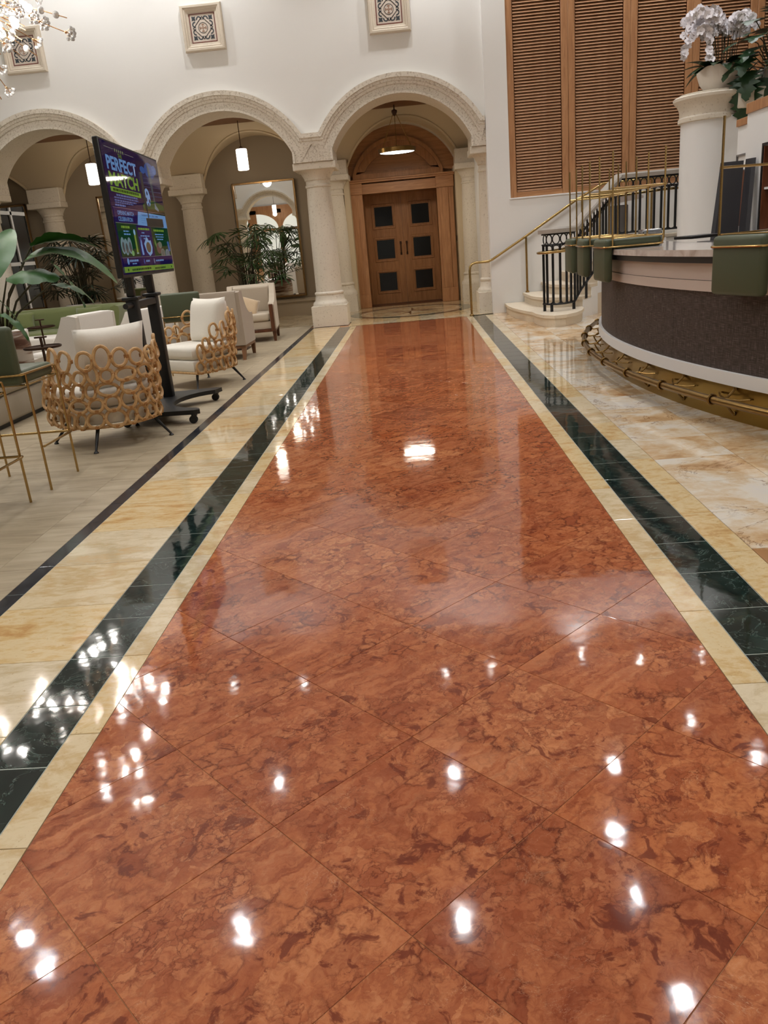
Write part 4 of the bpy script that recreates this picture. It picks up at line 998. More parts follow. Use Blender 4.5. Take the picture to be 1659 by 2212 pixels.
f_ = MB().box(.02, .05, 10.86, 11.12, 1.87, 1.91).box(.02, .05, 11.1, 11.14, 1.2, 1.91); f_.build('niche_frame', 'bright', BB, False)
MB().box(-.55, 0, 6.2, 10.84, 1.02, 1.06).build('work_top', 'darkband', BB, False)
MB().box(-.5, -.02, 6.2, 10.8, 0, 1.02).build('base_cabinet', 'bright', BB, False)
def panel(label, pts, first=None):
    m_ = MB(); n_ = Vector((-.03, .05, 0)); vs = [Vector(p) for p in pts]
    m_.add([tuple(v) for v in vs]+[tuple(v+n_) for v in vs], [(0, 1, 2, 3), (7, 6, 5, 4), (0, 4, 5, 1), (1, 5, 6, 2), (2, 6, 7, 3), (3, 7, 4, 0)])
    tag(m_.build('menu_board', 'panelblack', None, False), label, 'board', 'charcoal boards leaning on the back bar')
panel('charcoal board leaning at a slant on the back bar, behind the lone upturned stool', [(3.76, 10.55, 1.062), (4.03, 10.50, 1.062), (4.10, 10.62, 1.96), (3.885, 10.66, 1.96)])
panel('second charcoal board, seen edge-on just right of the first on the back bar', [(4.05, 10.42, 1.062), (4.09, 10.30, 1.062), (4.165, 10.42, 1.97), (4.14, 10.54, 1.97)])
# ---------------------------------------------------------------- rattan ring armchairs
def rattan_chair(label, loc, rz, seed):
    q_ = random.Random(seed)
    t = thing('rattan_armchair', label, 'armchair', loc, rz, 'rattan ring armchairs')
    hw, dp = .40, .38
    # shell path in plan: front left -> back -> front right, +y faces the sitter's front
    pth = [(-hw, .36), (-hw-.015, .18), (-hw-.01, 0)]
    for i in range(13): a = PI+PI*i/12; pth.append((hw*math.cos(a), -.02+dp*math.sin(a)))
    pth += [(hw+.01, 0), (hw+.015, .18), (hw, .36)]
    C_ = [0]
    for i in range(len(pth)-1): C_.append(C_[-1]+math.dist(pth[i], pth[i+1]))
    Ln = C_[-1]
    def at(s):
        s = max(0, min(Ln-1e-6, s))
        for i in range(len(pth)-1):
            if s <= C_[i+1]:
                f = (s-C_[i])/(C_[i+1]-C_[i]); a, b = Vector(pth[i]), Vector(pth[i+1]); return a.lerp(b, f), math.atan2(b.y-a.y, b.x-a.x)
    def top(s): u = abs(s/Ln-.5)*2; return .40+.38*(1-u**2.3)
    meshes = {}
    def ring(a, b):
        a, b = round(a*100)/100, round(b*100)/100
        if (a, b) not in meshes: meshes[(a, b)] = MB().tube([(a*math.cos(x)*(1+.04*math.sin(2*x)), .004*math.sin(3*x), b*math.sin(x)) for x in [2*PI*k_/20 for k_ in range(20)]], .014, 7, True).mesh('rattan_ring', 'rattan')
        return meshes[(a, b)]
    bind = MB()
    rows = [(.255, .066), (.375, .056), (.485, .056), (.60, .055), (.71, .055)]
    for ri, (z, b0) in enumerate(rows):
        s = .02*(ri % 2)
        while s < Ln-.03:
            a = q_.choice((.042, .05, .06, .07, .082)); b = b0+q_.uniform(-.010, .012); c = s+a
            if c > Ln-.01: break
            if z-b0*.4 < top(c):
                last = z+b0*1.9 > top(c)
                if last: b = b0+q_.uniform(.0, .038); a = min(a, .064)
                p, d = at(c); zz = z+q_.uniform(-.006, .006)+(b-b0)
                lean = (zz-.25)*.10
                n_ = Vector((math.sin(d), -math.cos(d))); p = p+n_*(lean+.006*(ri % 2))
                link('rattan_ring', ring(a, b), t, loc=(p.x, p.y, zz), rot=(-.10, q_.uniform(-.4, .4) if last else q_.uniform(-.3, .3), d))
                e, d2 = at(c+a); e = e+n_*lean
                for dz in (0,): bind.at(e.x, e.y, zz, d2).box(-.012, .012, -.017, .017, -.014, .014)
                bind.at(p.x, p.y, zz-b, d).box(-.016, .016, -.017, .017, -.010, .010)
            s += 2*a+.004
    bind.at(); bind.build('binding', 'rattanb', t, kind='stuff')
    bp_ = [(x*.985, y*.985, .19) for x, y in pth]; MB().tube(bp_, .014, 7).build('base_hoop', 'rattan', t); MB().tube([(-hw, .36, .195), (hw, .36, .195)], .014, 7).tube([(-hw, .355, .215), (hw, .355, .215)], .011, 7).build('front_rail', 'rattan', t)
    def cush(z0, z1, r):
        P = [(x*.90, y*.90) for x, y in pth]; P[0] = (P[0][0], .37); P[-1] = (P[-1][0], .37)
        m_ = MB(); n = len(P); L_ = []
        for f, z in ((.93, z0), (.985, z0+r*.4), (1, z0+r), (1, z1-r), (.985, z1-r*.4), (.93, z1)): L_.append([(x*f, (y-.0)*f, z) for x, y in P])
        vs = [p for l in L_ for p in l]
        return m_.add(vs, [(j*n+i, j*n+(i+1) % n, (j+1)*n+(i+1) % n, (j+1)*n+i) for j in range(5) for i in range(n)]+[tuple(range(n))[::-1], tuple(range(5*n, 6*n))])
    cush(.20, .335, .02).build('seat_base', 'linen', t, ang=60); cush(.337, .48, .05).build('seat_cushion', 'linen', t, ang=60)
    MB().at(0, -.20, .70, rx=.20).pillow(.60, .54, .22, 12).build('back_pillow', 'linen', t, ang=80)
    for x, y in ((-.27, .27), (.27, .27), (-.24, -.24), (.24, -.24)):
        MB().tube([(x, y, .19), (x*1.4, y*1.4, .014)], [.017, .0095], 8).at(x*1.4, y*1.4, 0).lathe([(.02, 0), (.02, .006), (.01, .018)], 10).build('leg', 'iron', t)
    return t
rattan_chair('rattan ring armchair seen from behind, in front of the stand of the upright screen', (-2.63, 6.535, 0), math.radians(45), 5)
rattan_chair('rattan ring armchair seen from its open front, behind the wheeled screen stand', (-2.56, 9.27, 0), math.radians(142), 8)

# ---------------------------------------------------------------- upholstered armchairs
def wing_chair(label, loc, rz, fab, legm, w=.86, h=.90, arm=.60, d=.80, front_wood=False, group=None, kind='n', base=.20):
    t = thing('upholstered_armchair', label, 'armchair', loc, rz, group)
    th = .09; yb = -d/2; yf = d/2
    side = [(yb, base), (yf-.02, base), (yf, arm-.03), (yf-.03, arm)]
    n = 12
    for i in range(n+1):
        f = i/n; y = (yf-.10)+(yb+.17-(yf-.10))*f; z = arm+(h-arm)*(f**2.4); side.append((y, z))
    side += [(yb+.06, h+.005), (yb-.035, h-.01)]
    for sx in (-1, 1):
        a, b = (w/2-th, w/2) if sx > 0 else (-w/2, -w/2+th)
        MB().prism(side, a, b, 'x').build('side_panel', fab, t, ang=40)
    MB().prism([(yb, base), (yb+.10, base), (yb+.17, h-.03), (yb+.13, h+.01), (yb-.03, h+.005), (yb-.04, h-.02)], -w/2+th*.6, w/2-th*.6, 'x').build('back_panel', fab, t, ang=40)
    MB().at(0, yb+.165, (h+.42)/2, rx=-.13).rbox(-w/2+th+.005, w/2-th-.005, -.05, .06, -(h-.42)/2, (h-.45)/2, .035, 3).build('back_cushion', fab, t, ang=60)
    MB().rbox(-w/2+th, w/2-th, yb+.1, yf-.04, base, .33, .012, 2).build('seat_base', fab, t, ang=50); MB().rbox(-w/2+th+.004, w/2-th-.004, yb+.2, yf-.01, .332, .46, .035, 3).build('seat_cushion', fab, t, ang=60)
    if legm:
        MB().rbox(-w/2+.01, w/2-.01, yb+.01, yf-.01, base-.045, base-.001, .006, 1).build('wood_rail', legm, t)
        for sx in (-1, 1):
            for sy in (-1, 1):
                x, y = sx*(w/2-.04), (yf-.04 if sy > 0 else yb+.04); k_ = .06 if sy < 0 else 0.0
                m_ = MB(); vs = [(x+a*.032, y+b*.032, base-.04) for a, b in ((-1, -1), (1, -1), (1, 1), (-1, 1))]+[(x+a*.02, y+b*.02-k_, 0) for a, b in ((-1, -1), (1, -1), (1, 1), (-1, 1))]
                m_.add(vs, [(0, 1, 2, 3), (7, 6, 5, 4)]+[(i, (i+1) % 4, 4+(i+1) % 4, 4+i) for i in range(4)]).build('leg', legm, t, False)
        if front_wood:
            for sx in (-1, 1): MB().rbox(sx*(w/2-.05)-.032, sx*(w/2-.05)+.032, yf-.005, yf+.022, base-.04, arm-.02, .005, 1).build('arm_facing', legm, t)
    else:
        for sx in (-1, 1):
            for y in (yf-.08, yb+.08): MB().box(sx*(w/2-.08)-.02, sx*(w/2-.08)+.02, y-.02, y+.02, 0, base).build('leg', 'iron', t, False)
    return t
wing_chair('grey beige armchair turned away, between the rear rattan chair and the mirror', (-2.86, 11.55, 0), 0, 'greyf', 'legwood', w=.90, h=.93, arm=.60, d=.74)
wing_chair('light beige armchair with dark wood arm fronts under the gallery mirror', (-2.76, 13.66, 0), PI+.10, 'beigef', 'walnut', w=.80, h=.90, arm=.62, d=.82, front_wood=True)
tp = MB().at(-2.80, 13.46, .585, rz=.2, rx=-.55, ry=.35).pillow(.40, .32, .14, 10).build('throw_pillow', 'tanp', None, ang=80); tag(tp, 'creased tan silk pillow lying on the light beige armchair', 'pillow')
wing_chair('white armchair with sloping side, right behind the near rattan chair', (-4.36, 9.95, 0), 1.28, 'whitef', None, w=.74, h=.88, arm=.40, d=.86, group='white armchairs of the lounge', base=.05)
wing_chair('white armchair partly hidden behind the posts of the screen stand', (-4.05, 11.45, 0), 1.2, 'whitef', None, w=.76, h=.80, arm=.44, d=.80, group='white armchairs of the lounge', base=.05)
wing_chair('white armchair mostly hidden, at the left end of the green sofa', (-5.9, 11.0, 0), 1.9, 'whitef', None, w=.74, h=.66, arm=.42, d=.80, group='white armchairs of the lounge', base=.05)
t = thing('end_table', 'small dark side table between the grey and the light beige armchairs', 'table', (-2.80, 12.52, 0))
MB().rbox(-.2, .2, -.2, .2, .50, .535, .006, 1).build('tabletop', 'darkgrey', t); MB().tube([(0, 0, 0.02), (0, 0, .5)], .02, 8).build('stem', 'bronze', t); MB().rbox(-.15, .15, -.15, .15, 0, .02, .004, 1).build('base', 'bronze', t)

# ---------------------------------------------------------------- green sofa
SF = thing('green_sofa', 'long olive green velvet sofa with curved back in the gallery arch', 'sofa', (-6.25, 14.0, 0))
cv = [(1.12, -.55), (1.14, -.25), (1.10, .02), (.98, .20), (.78, .30), (.4, .34), (-.4, .34), (-.9, .34), (-1.3, .30), (-1.48, .16), (-1.56, -.1), (-1.56, -.5)]
def sweep(profile, pathp):
    vs = []; n = len(pathp)
    for i, (x, y) in enumerate(pathp):
        a = Vector(pathp[max(0, i-1)]); b = Vector(pathp[min(n-1, i+1)]); d = (b-a).normalized(); nn = Vector((d.y, -d.x))
        for o, z in profile: vs.append((x+nn.x*o, y+nn.y*o, z))
    m = len(profile)
    return MB().add(vs, [(i*m+q, i*m+(q+1) % m, (i+1)*m+(q+1) % m, (i+1)*m+q) for i in range(n-1) for q in range(m)]+[tuple(range(m))[::-1], tuple((n-1)*m+q for q in range(m))])
sweep([(.0, .12), (.12, .12), (.13, .45), (.19, .72), (.18, .77), (.12, .79), (.05, .77), (.01, .70), (-.02, .45)], cv).build('back', 'velvet', SF, ang=50)
MB().prism([(1.10, -.55), (1.08, .0), (.95, .22), (.4, .34), (-.9, .34), (-1.3, .28), (-1.5, .1), (-1.52, -.5)], .12, .30).build('seat_base', 'velvet', SF, ang=40)
MB().rbox(-1.46, 1.05, -.56, .26, .302, .44, .05, 3).build('seat_cushion', 'velvet', SF, ang=60)
for x in (-1.35, .95):
    for y in (-.42, .2): MB().box(x-.025, x+.025, y-.025, y+.025, 0, .12).build('leg', 'walnut', SF, False)
for x, rz_, lb_ in ((-7.0, .15, 'square olive velvet pillow at the left of the green sofa'), (-5.75, -.1, 'square olive velvet pillow at the middle of the green sofa')):
    tag(MB().at(x, 14.13, .60, rz=rz_, rx=-.3).pillow(.50, .34, .16, 10).build('velvet_pillow', 'velvet', None, ang=80), lb_, 'pillow', 'pillows on the green sofa')
t = thing('low_bench', 'low white upholstered bench in front of the green sofa', 'bench', (-6.5, 12.9, 0))
MB().rbox(-.75, .75, -.3, .3, .10, .42, .04, 3).build('seat', 'whitef', t, ang=60)
for x in (-.65, .65):
    for y in (-.2, .2): MB().box(x-.02, x+.02, y-.02, y+.02, 0, .1).build('leg', 'iron', t, False)

# ---------------------------------------------------------------- little metal tables, bench, striped pot
def drink_table(label, loc, first=None):
    if first: return clone(first, loc, .4, label)
    t = thing('drink_table', label, 'table', loc, .2, 'dark metal drink tables')
    MB().lathe([(0, .625), (.19, .625), (.198, .632), (.198, .648), (.19, .65), (.186, .64), (0, .64)], 28).build('tabletop', 'bronze', t)
    MB().rbox(-.012, .012, -.02, .02, .02, .74, .003, 1).build('stem', 'bronze', t); MB().rbox(-.065, .065, -.018, .018, .735, .752, .004, 1).build('handle', 'bronze', t)
    m_ = MB()
    for q in ((-.13, .13, -.13, -.11), (-.13, .13, .11, .13), (-.13, -.11, -.11, .11), (.11, .13, -.11, .11), (-.11, .11, -.012, .012)): m_.box(q[0], q[1], q[2], q[3], 0, .018)
    m_.build('base', 'bronze', t, False); return t
k0 = drink_table('round dark metal drink table with a T handle, left of the near rattan chair', (-4.08, 8.6, 0))
drink_table('round dark metal drink table almost hidden behind the striped pot', (-5.6, 11.9, 0), k0)
t = thing('upholstered_bench', 'long grey beige upholstered bench end behind the bar stool legs', 'bench', (-4.05, 8.42, 0))
MB().rbox(-.75, 0, -2.6, 0, .04, .30, .03, 3).build('base', 'bench', t, ang=60); MB().rbox(-.76, .012, -2.6, .012, .302, .44, .045, 3).build('seat_cushion', 'bench', t, ang=60); MB().box(-.72, -.03, -2.57, -.03, 0, .04).build('plinth', 'blackp', t, False)
def pot_mesh(t, r=.24, h=.62, mat='stripe'):
    MB().lathe([(0, 0), (r*.72, 0), (r*.84, h*.15), (r*.97, h*.5), (r*1.0, h*.8), (r*.93, h*.98), (r*.88, h), (r*.82, h*.97), (r*.84, h*.8), (0, h*.8)], 28).build('pot', mat, t)
    MB().lathe([(0, h*.88), (r*.84, h*.88)], 18).build('soil', 'soil', t)
BP = thing('bird_of_paradise', 'tall large-leaved green plant in a striped ceramic pot at the left edge', 'plant', (-4.62, 8.85, 0))
pot_mesh(BP, .27, .80)
def bigleaf(L, w, bend, curl, seed):
    q_ = random.Random(seed); m_ = MB(); n = 14; vs = []
    for i in range(n+1):
        f = i/n; ww = w*(math.sin(PI*(f*.93+.05))**.65)*(1-.15*f); a = bend*f
        y = L*math.sin(a)/bend if abs(bend) > .01 else L*f; z = -L*(1-math.cos(a))/bend if abs(bend) > .01 else 0
        wv = .012*math.sin(f*17+q_.random()*3)
        for sx in (-1, -.5, 0, .5, 1): vs.append((sx*ww, y, z+curl*ww*abs(sx)**1.5+wv*abs(sx)*(1 if sx > 0 else -1)))
    fs = []
    for i in range(n):
        for j in range(4): a = i*5+j; fs.append((a, a+1, a+6, a+5))
    return m_.add(vs, fs).mesh('leaf', 'leafb', ang=80)
# each: leaf base point (world), heading, pitch, length, half width, bend
def bleaf(base, rz, rx, L, w, bend, curl, seed, roll_=0):
    b = Vector(base)-BP.location
    MB().tube([(0.02*math.sin(seed), .02*math.cos(seed), .68), (b.x*.35, b.y*.35, .68+(b.z-.68)*.55), tuple(b)], [.016, .012, .008], 6).build('stalk', 'stem', BP)
    link('leaf', bigleaf(L, w, bend, curl, seed), BP, loc=b, rot=(rx, roll_, rz))
bleaf((-3.93, 8.3, 1.52), math.radians(-80), .42, 1.0, .20, 1.5, .25, 1, .2)
bleaf((-3.85, 8.35, 1.66), math.radians(-75), .35, .66, .14, .9, .3, 2, -.3)
bleaf((-4.10, 8.2, 1.38), math.radians(-88), .35, .54, .15, .9, -.3, 3, .5)
bleaf((-3.75, 8.4, 1.28), math.radians(-70), .1, .48, .09, 1.3, -.2, 4, .2)
bleaf((-4.35, 8.3, 1.35), math.radians(10), 1.1, .75, .15, .5, .2, 5, .4)
bleaf((-4.45, 8.35, 1.1), math.radians(60), .6, .6, .14, .9, .2, 6, -.2)
bleaf((-4.32, 8.25, 1.05), math.radians(-95), -.4, .42, .07, .8, .2, 7)
bleaf((-4.38, 8.2, .95), math.radians(-100), -.8, .40, .08, .7, .2, 8)
bleaf((-4.36, 8.4, 1.2), math.radians(-65), -.9, .55, .07, .5, .1, 9)
bleaf((-4.6, 9.0, 1.5), math.radians(40), .8, .7, .14, .7, .2, 10)
bleaf((-3.75, 8.5, 1.5), math.radians(-70), -.9, .55, .06, .4, .2, 12)

# ---------------------------------------------------------------- rhapis palms
def frond_mesh(n, L, name, mat):
    m_ = MB()
    for i in range(n):
        a = math.radians(-105+210*i/(n-1)); w = .017; l = L*(.78+.22*math.cos(a)); dx, dy = math.sin(a), math.cos(a); px, py = dy, -dx
        vs = []
        for f, ww in ((.04, .3), (.35, 1), (.8, .95), (1.0, .55)): vs += [(dx*l*f-px*w*ww, dy*l*f-py*w*ww, -.28*l*f*f), (dx*l*f, dy*l*f, -.28*l*f*f-.006*ww), (dx*l*f+px*w*ww, dy*l*f+py*w*ww, -.28*l*f*f)]
        fs = []
        for q in range(3): b = q*3; fs += [(b, b+1, b+4, b+3), (b+1, b+2, b+5, b+4)]
        m_.add(vs, fs)
    return m_.mesh(name, mat, ang=80)
def palm(label, loc, seed, zt, spread, nf, mat, potm, r, h, z0):
    q_ = random.Random(seed)
    t = thing('potted_palm', label, 'plant', loc, 0, 'potted lady palms in the gallery')
    pot_mesh(t, r, h, potm)
    fms = [frond_mesh(9, .34, 'frond', mat), frond_mesh(7, .28, 'frond', mat), frond_mesh(8, .40, 'frond', mat)]
    for i in range(nf):
        a = q_.uniform(0, 2*PI); rad = q_.uniform(.05, r*.6); bx, by = rad*math.cos(a), rad*math.sin(a)
        z = z0+(zt-z0)*q_.random()**.8; sp_ = spread*q_.uniform(.25, 1)*(.6+.4*(1-(z-z0)/(zt-z0))+.2)
        tx, ty = bx+math.cos(a)*sp_, by+math.sin(a)*sp_*.8
        MB().tube([(bx, by, h*.85), (bx*1.3, by*1.3, h*.85+(z-h*.85)*.6), (tx, ty, z)], [.010, .008, .004], 5).build('cane', 'stem', t)
        link('frond', fms[i % 3], t, loc=(tx, ty, z), rot=(q_.uniform(-.5, .6), q_.uniform(-.3, .3), a-PI/2+q_.uniform(-.5, .5)))
    return t
palm('lady palm in front of the large gallery mirror, behind the beige armchairs', (-3.28, 16.35, 0), 4, 1.95, .62, 46, 'leaf', 'stripe', .30, .72, .95)
palm('dark lady palm in a pale planter behind the green sofa, left of the upright screen', (-6.55, 15.95, 0), 9, 1.98, .50, 64, 'leafd', 'bowl', .36, .76, .95)
palm('dark lady palm at the far left, low behind the large-leaved plant', (-8.75, 16.3, 0), 12, 1.5, .45, 22, 'leafd', 'bowl', .32, .62, .8)
# ---------------------------------------------------------------- upright display on a wheeled stand
TV = thing('display_screen', 'large lit advertising screen on a black wheeled stand with two posts', 'screen', (-2.45, 7.6, 0))
TA = math.atan2(-.11, 1.84)*-1
SCW, SCH = 1.843, 1.035
def scr_matrix():
    d = Vector((-.11, 1.84, 0)).normalized(); n_ = Vector((d.y, -d.x, 0)); m_ = Matrix.Identity(4)
    for i in range(3): m_[i][0] = d[i]; m_[i][1] = (0, 0, 1)[i]; m_[i][2] = n_[i]; m_[i][3] = Vector((-2.37, 6.69, 2.357))[i]-TV.location[i]
    return m_
SM = scr_matrix()
def sc_mb(): m_ = MB(); m_.M = SM.copy(); return m_
SCN = sc_mb().rbox(-.012, SCW+.012, -SCH-.022, .012, -.05, -.002, .006, 1).build('screen', 'blackp', TV)
_em = {}
def sm(r, g, b, s=.36):
    kk = (r, g, b, s)
    if kk not in _em:
        k = NT(f'screen light {len(_em)}'); k.base((.004, .004, .006, 1)); k.p.inputs['Emission Color'].default_value = rgb(r, g, b); k.p.inputs['Emission Strength'].default_value = s; _em[kk] = k.fin(.035)
    return _em[kk]
lay = [0.0]
def quad(pts, col, name='poster_shape', dz=None):
    lay[0] += .00006; z = dz if dz is not None else lay[0]
    return sc_mb().add([(u*SCW, -v*SCH, z) for u, v in pts], [tuple(range(len(pts)))[::-1]]).build(name, sm(*col), SCN, False)
def R_(u0, v0, u1, v1, col, name='poster_shape'): return quad([(u0, v0), (u1, v0), (u1, v1), (u0, v1)], col, name)
def ell(cu, cv, ru, rv, col, name='poster_picture', n=20): return quad([(cu+ru*math.cos(2*PI*i/n), cv+rv*math.sin(2*PI*i/n)) for i in range(n)], col, name)
def text(body, u0, u1, v0, v1, col, bold=.012):
    cu = bpy.data.curves.new('lettering', 'FONT'); cu.body = body; cu.offset = bold; cu.align_x = 'LEFT'; cu.resolution_u = 3
    tmp = bpy.data.objects.new('lettering', cu); COL.objects.link(tmp); dg = bpy.context.evaluated_depsgraph_get(); me = bpy.data.meshes.new_from_object(tmp.evaluated_get(dg)); bpy.data.objects.remove(tmp)
    xs = [v_.co.x for v_ in me.vertices]; ys = [v_.co.y for v_ in me.vertices]; x0, x1, y0, y1 = min(xs), max(xs), min(ys), max(ys); lay[0] += .00006
    for v_ in me.vertices:
        p = Vector(((u0+(v_.co.x-x0)/(x1-x0)*(u1-u0))*SCW, -(v1-(v_.co.y-y0)/(y1-y0)*(v1-v0))*SCH, lay[0])); v_.co = SM @ p
    me.materials.clear(); me.materials.append(sm(*col)); return link('lettering', me, SCN)
rw = random.Random(2)
def words_(u0, u1, v0, v1, col):
    """a line of print too small to read in the photo"""
    m_ = sc_mb(); u = u0; lay[0] += .00006
    while u < u1-.006:
        w_ = min(rw.uniform(.012, .04), u1-u); m_.add([(a*SCW, -b*SCH, lay[0]) for a, b in ((u, v0), (u+w_, v0), (u+w_, v1), (u, v1))], [(3, 2, 1, 0)]); u += w_+.006
    m_.build('small_print', sm(*col), SCN, False)
NAVY, NAVY2, LB, LIME, DG = (28, 21, 66), (18, 17, 82), (112, 158, 214), (128, 168, 62), (16, 62, 36)
R_(.006, .004, .994, .996, NAVY, 'poster_background')
# stadium photograph at the right: sky light, stands, pitch, ball and leg
R_(.55, .05, .994, .50, (28, 26, 58), 'poster_picture'); R_(.56, .16, .994, .25, (44, 48, 84), 'poster_picture'); R_(.57, .25, .994, .36, (38, 30, 56), 'poster_picture')
ell(.80, .12, .10, .07, (46, 84, 150)); ell(.66, .13, .05, .03, (44, 92, 160)); ell(.9, .10, .05, .04, (60, 104, 170))
for q in range(5): quad([(.60+q*.01, .2+.035*q), (.985, .17+.04*q), (.985, .176+.04*q), (.60+q*.01, .205+.035*q)], (70, 78, 116), 'poster_picture')
quad([(.55, .43), (.70, .37), (.85, .39), (.994, .41), (.994, .505), (.55, .495)], (40, 84, 44), 'poster_picture'); quad([(.56, .46), (.994, .455), (.994, .505), (.56, .495)], (46, 52, 30), 'poster_picture')
quad([(.755, .06), (.80, .10), (.82, .20), (.815, .30), (.83, .44), (.80, .46), (.785, .33), (.765, .2)], (70, 84, 92), 'poster_picture')
quad([(.80, .40), (.87, .455), (.86, .47), (.79, .45)], (120, 140, 150), 'poster_picture')
ell(.672, .36, .052, .078, (140, 176, 224));
for cu_, cv_ in ((.672, .325), (.645, .38), (.70, .39), (.672, .425)): ell(cu_, cv_, .014, .02, (36, 44, 80), n=6)
# heading
R_(.056, .0425, .19, .0455, (150, 150, 140)); R_(.37, .048, .522, .051, (150, 150, 140))
for q in range(5):
    cu_ = .217+.0315*q; quad([(cu_+(.011 if i % 2 == 0 else .0045)*math.sin(PI*i/5), .047-(.019 if i % 2 == 0 else .008)*math.cos(PI*i/5)) for i in range(10)], (150, 158, 110), 'star')
text('THE', .251, .313, .068, .097, (108, 138, 50)); text('PERFECT', .055, .535, .102, .208, LB, .03); text('MATCH', .057, .528, .220, .325, LIME, .03)
quad([(.047, .333), (.543, .339), (.540, .379), (.048, .369)], LIME); words_(.08, .51, .343, .363, (50, 80, 30))
words_(.117, .469, .383, .397, (104, 118, 170)); words_(.077, .472, .405, .416, (96, 108, 160)); words_(.075, .43, .425, .437, (96, 108, 160)); words_(.078, .371, .442, .452, (96, 108, 160)); words_(.07, .233, .460, .474, (112, 124, 180))
# opening match band
R_(.024, .484, .976, .4875, (150, 120, 130)); R_(.026, .4875, .43, .597, NAVY2); quad([(.43, .495), (.988, .503), (.991, .616), (.385, .606)], (116, 166, 222))
text('OPENING MATCH', .081, .345, .507, .540, LB, .02); text('CELEBRATION', .079, .311, .553, .587, LB, .02)
text('THURSDAY JUNE 11, 2026 | 1:00PM', .482, .815, .513, .532, (40, 62, 120), .02)
for q in range(3): words_(.47, .93, .545+.018*q, .550+.018*q, (92, 140, 200))
R_(.026, .599, .40, .6025, (130, 140, 120))
# three picture panels
R_(.028, .604, .350, .860, DG); R_(.352, .610, .622, .862, NAVY2); R_(.624, .618, .992, .866, DG)
words_(.096, .235, .622, .640, LIME); words_(.379, .588, .628, .646, LIME); words_(.673, .895, .634, .652, LIME)
words_(.12, .21, .658, .668, LB); words_(.12, .23, .680, .692, LB); words_(.43, .48, .664, .674, LB); words_(.40, .57, .690, .700, LB); words_(.45, .53, .712, .722, LB); words_(.69, .88, .672, .682, LB); words_(.70, .87, .694, .704, LB); words_(.72, .86, .716, .726, LB)
for cu_, cv_ in ((.075, .775), (.125, .785), (.185, .775)): ell(cu_, cv_, .034, .065, (126, 150, 156)); ell(cu_+.004, cv_+.01, .02, .04, (92, 92, 90))
ell(.215, .835, .022, .022, (128, 176, 110)); R_(.285, .68, .312, .83, (140, 160, 70)); ell(.298, .668, .016, .024, (150, 190, 226)); R_(.283, .83, .316, .842, (150, 170, 160))
quad([(.375, .765), (.405, .765), (.412, .852), (.380, .852)], (120, 160, 220), 'poster_picture'); ell(.392, .75, .013, .02, (120, 160, 220))
for q in range(4): quad([(.385+.004*q, .75), (.365+.016*q, .70+.006*(q % 2)), (.368+.016*q, .70), (.389+.004*q, .75)], (110, 130, 190), 'poster_picture')
quad([(.44, .76), (.47, .735), (.50, .70), (.54, .735), (.575, .73), (.59, .79), (.57, .84), (.52, .865), (.47, .83)], (140, 180, 224), 'poster_picture'); ell(.515, .79, .045, .045, (104, 92, 74))
quad([(.655, .70), (.69, .77), (.68, .80), (.655, .76)], (108, 140, 70), 'poster_picture'); ell(.725, .80, .05, .05, (110, 84, 76)); ell(.76, .77, .04, .03, (126, 128, 110)); ell(.80, .845, .045, .042, (130, 130, 116)); ell(.80, .845, .034, .031, (104, 108, 100)); ell(.90, .85, .045, .042, (128, 140, 146)); ell(.9, .85, .034, .031, (104, 118, 128)); quad([(.925, .74), (.965, .74), (.975, .83), (.94, .83)], (70, 104, 170), 'poster_picture')
# foot of the poster
R_(.028, .8665, .992, .869, (140, 140, 136)); R_(.028, .871, .992, .935, (24, 18, 76))
ell(.107, .897, .017, .026, LB); words_(.135, .285, .886, .902, LB); words_(.17, .25, .913, .922, LB); ell(.386, .906, .011, .022, (60, 84, 160), n=8); words_(.42, .49, .896, .912, LB); ell(.582, .909, .012, .024, (120, 124, 150), n=8); words_(.615, .79, .900, .914, LB)
quad([(.026, .937), (.992, .950), (.992, .994), (.026, .982)], (124, 158, 62)); words_(.15, .50, .957, .974, (46, 70, 36)); words_(.57, .80, .964, .981, (46, 70, 36)); ell(.085, .962, .010, .013, (40, 60, 30), n=5); ell(.935, .973, .010, .013, (40, 60, 30), n=5)
# stand (world x, y minus the thing's origin)
ox, oy = -TV.location.x, -TV.location.y
def W_(mb): mb.at(ox, oy, 0); return mb
for y in (7.23, 7.80):
    W_(MB()).rbox(-2.575, -2.475, y-.045, y+.045, .12, 1.13, .012, 2).build('post', 'blackp', TV); W_(MB()).rbox(-2.56, -2.49, y-.032, y+.032, 1.13, 2.0, .01, 2).build('inner_post', 'blackp', TV)
    W_(MB()).rbox(-2.49, -2.435, y-.05, y+.05, 1.45, 2.2, .004, 1).build('mount_bracket', 'iron', TV)
    W_(MB()).rbox(-2.60, -2.45, y-.06, y+.06, 1.10, 1.13, .006, 1).build('collar', 'blackp', TV)
W_(MB()).rbox(-2.56, -2.48, 7.23, 7.80, 1.03, 1.09, .006, 1).tube([(-2.52, 7.23, 1.06), (-2.52, 7.02, 1.06)], .025, 8).build('crossbar', 'blackp', TV)
W_(MB()).rbox(-2.47, -2.43, 6.95, 8.25, 1.72, 1.80, .004, 1).build('mount_rail', 'iron', TV)
inner = [(-2.06+.0, 7.06)]+[(-2.02-.36*math.sin(PI*i/14), 7.52-.46*math.cos(PI*i/14)) for i in range(1, 14)]+[(-2.10, 7.98)]
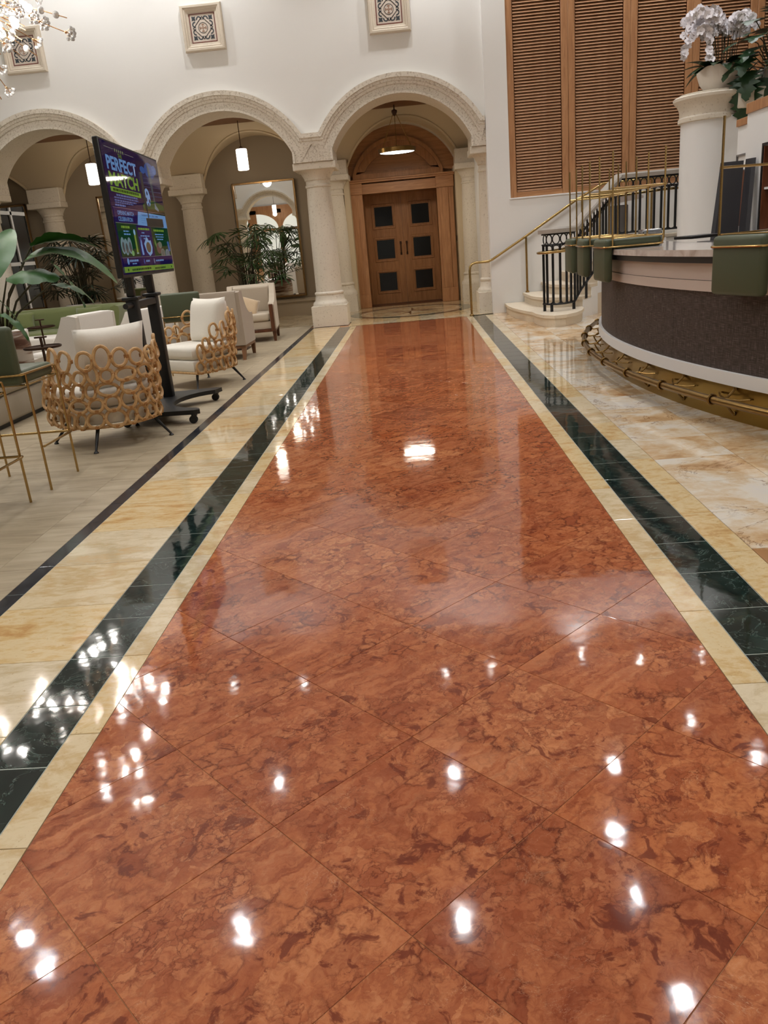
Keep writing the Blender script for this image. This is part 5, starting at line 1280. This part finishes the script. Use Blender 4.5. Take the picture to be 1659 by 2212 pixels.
W_(MB()).prism([(-2.72, 6.975), (-2.45, 6.965), (-2.05, 6.93), (-2.0, 6.96), (-2.02, 7.02)]+inner+[(-2.08, 8.03), (-2.06, 8.10), (-2.12, 8.13), (-2.45, 8.08), (-2.72, 8.06), (-2.74, 7.5)], .085, .125).build('base', 'blackp', TV, ang=30)
for x, y in ((-2.06, 6.97), (-2.12, 8.07), (-2.69, 7.02), (-2.68, 8.03)):
    c_ = W_(MB()); c_.rbox(x-.022, x+.022, y-.028, y+.028, .062, .085, .004, 1).build('caster', 'blackp', TV)
    wv = MB()
    for s_ in (-1, 1): wv.at(ox+x-.012, oy+y+s_*.015, .036, rx=PI/2).lathe([(0, -.009), (.032, -.009), (.036, -.005), (.036, .005), (.032, .009), (0, .009)], 18)
    wv.build('wheel', 'rubber', TV)
W_(MB()).tube([(-2.44, 7.0, 1.5), (-2.47, 7.02, 1.25), (-2.5, 7.1, 1.2), (-2.5, 7.16, 1.4)], .006, 6).build('cable', 'rubber', TV)
# ---------------------------------------------------------------- ceiling downlights
def downlight_mesh():
    return (MB().lathe([(.055, 0), (.105, 0), (.105, -.012), (.06, -.016), (.055, 0)], 20).mesh('trim', 'ceil'), MB().lathe([(.0, -.004), (.055, -.004)], 16).mesh('lens', 'lens'))
dt, dl = downlight_mesh()
DL = [(x, y) for y in (8.0, 10.95, 14.15) for x in (-5.8, -2.85, .07)]+[(-8.6, 10.95), (-4.3, 14.2), (1.0, 14.3), (2.69, 11.0), (2.9, 15.0-.4), (2.33, 8.26), (2.33, 9.45), (4.3, 12.06), (4.0, 14.3), (5.0, 11.0), (5.2, 14.3), (2.45, 6.75), (-5.3, 7.5)]
DL += [(x, y) for y in (4.6, 1.2, -2.5, -6.5, -10.5) for x in (-8.6, -5.8, -2.85, .07, 2.7, 5.5)]  # rows out of view, added to light the hall
for i, (x, y) in enumerate(DL):
    t = thing('recessed_downlight', 'round recessed downlight with a bright lens in the white hall ceiling', 'downlight', (x, y, 7.0), group='recessed downlights in the hall ceiling')
    link('trim', dt, t); link('lens', dl, t)
    lamp('downlight_beam', 'SPOT', (0, 0, -.03), SPOT_W, (.985, .99, 1), t, spot_size=math.radians(118), spot_blend=.7, shadow_soft_size=.04)
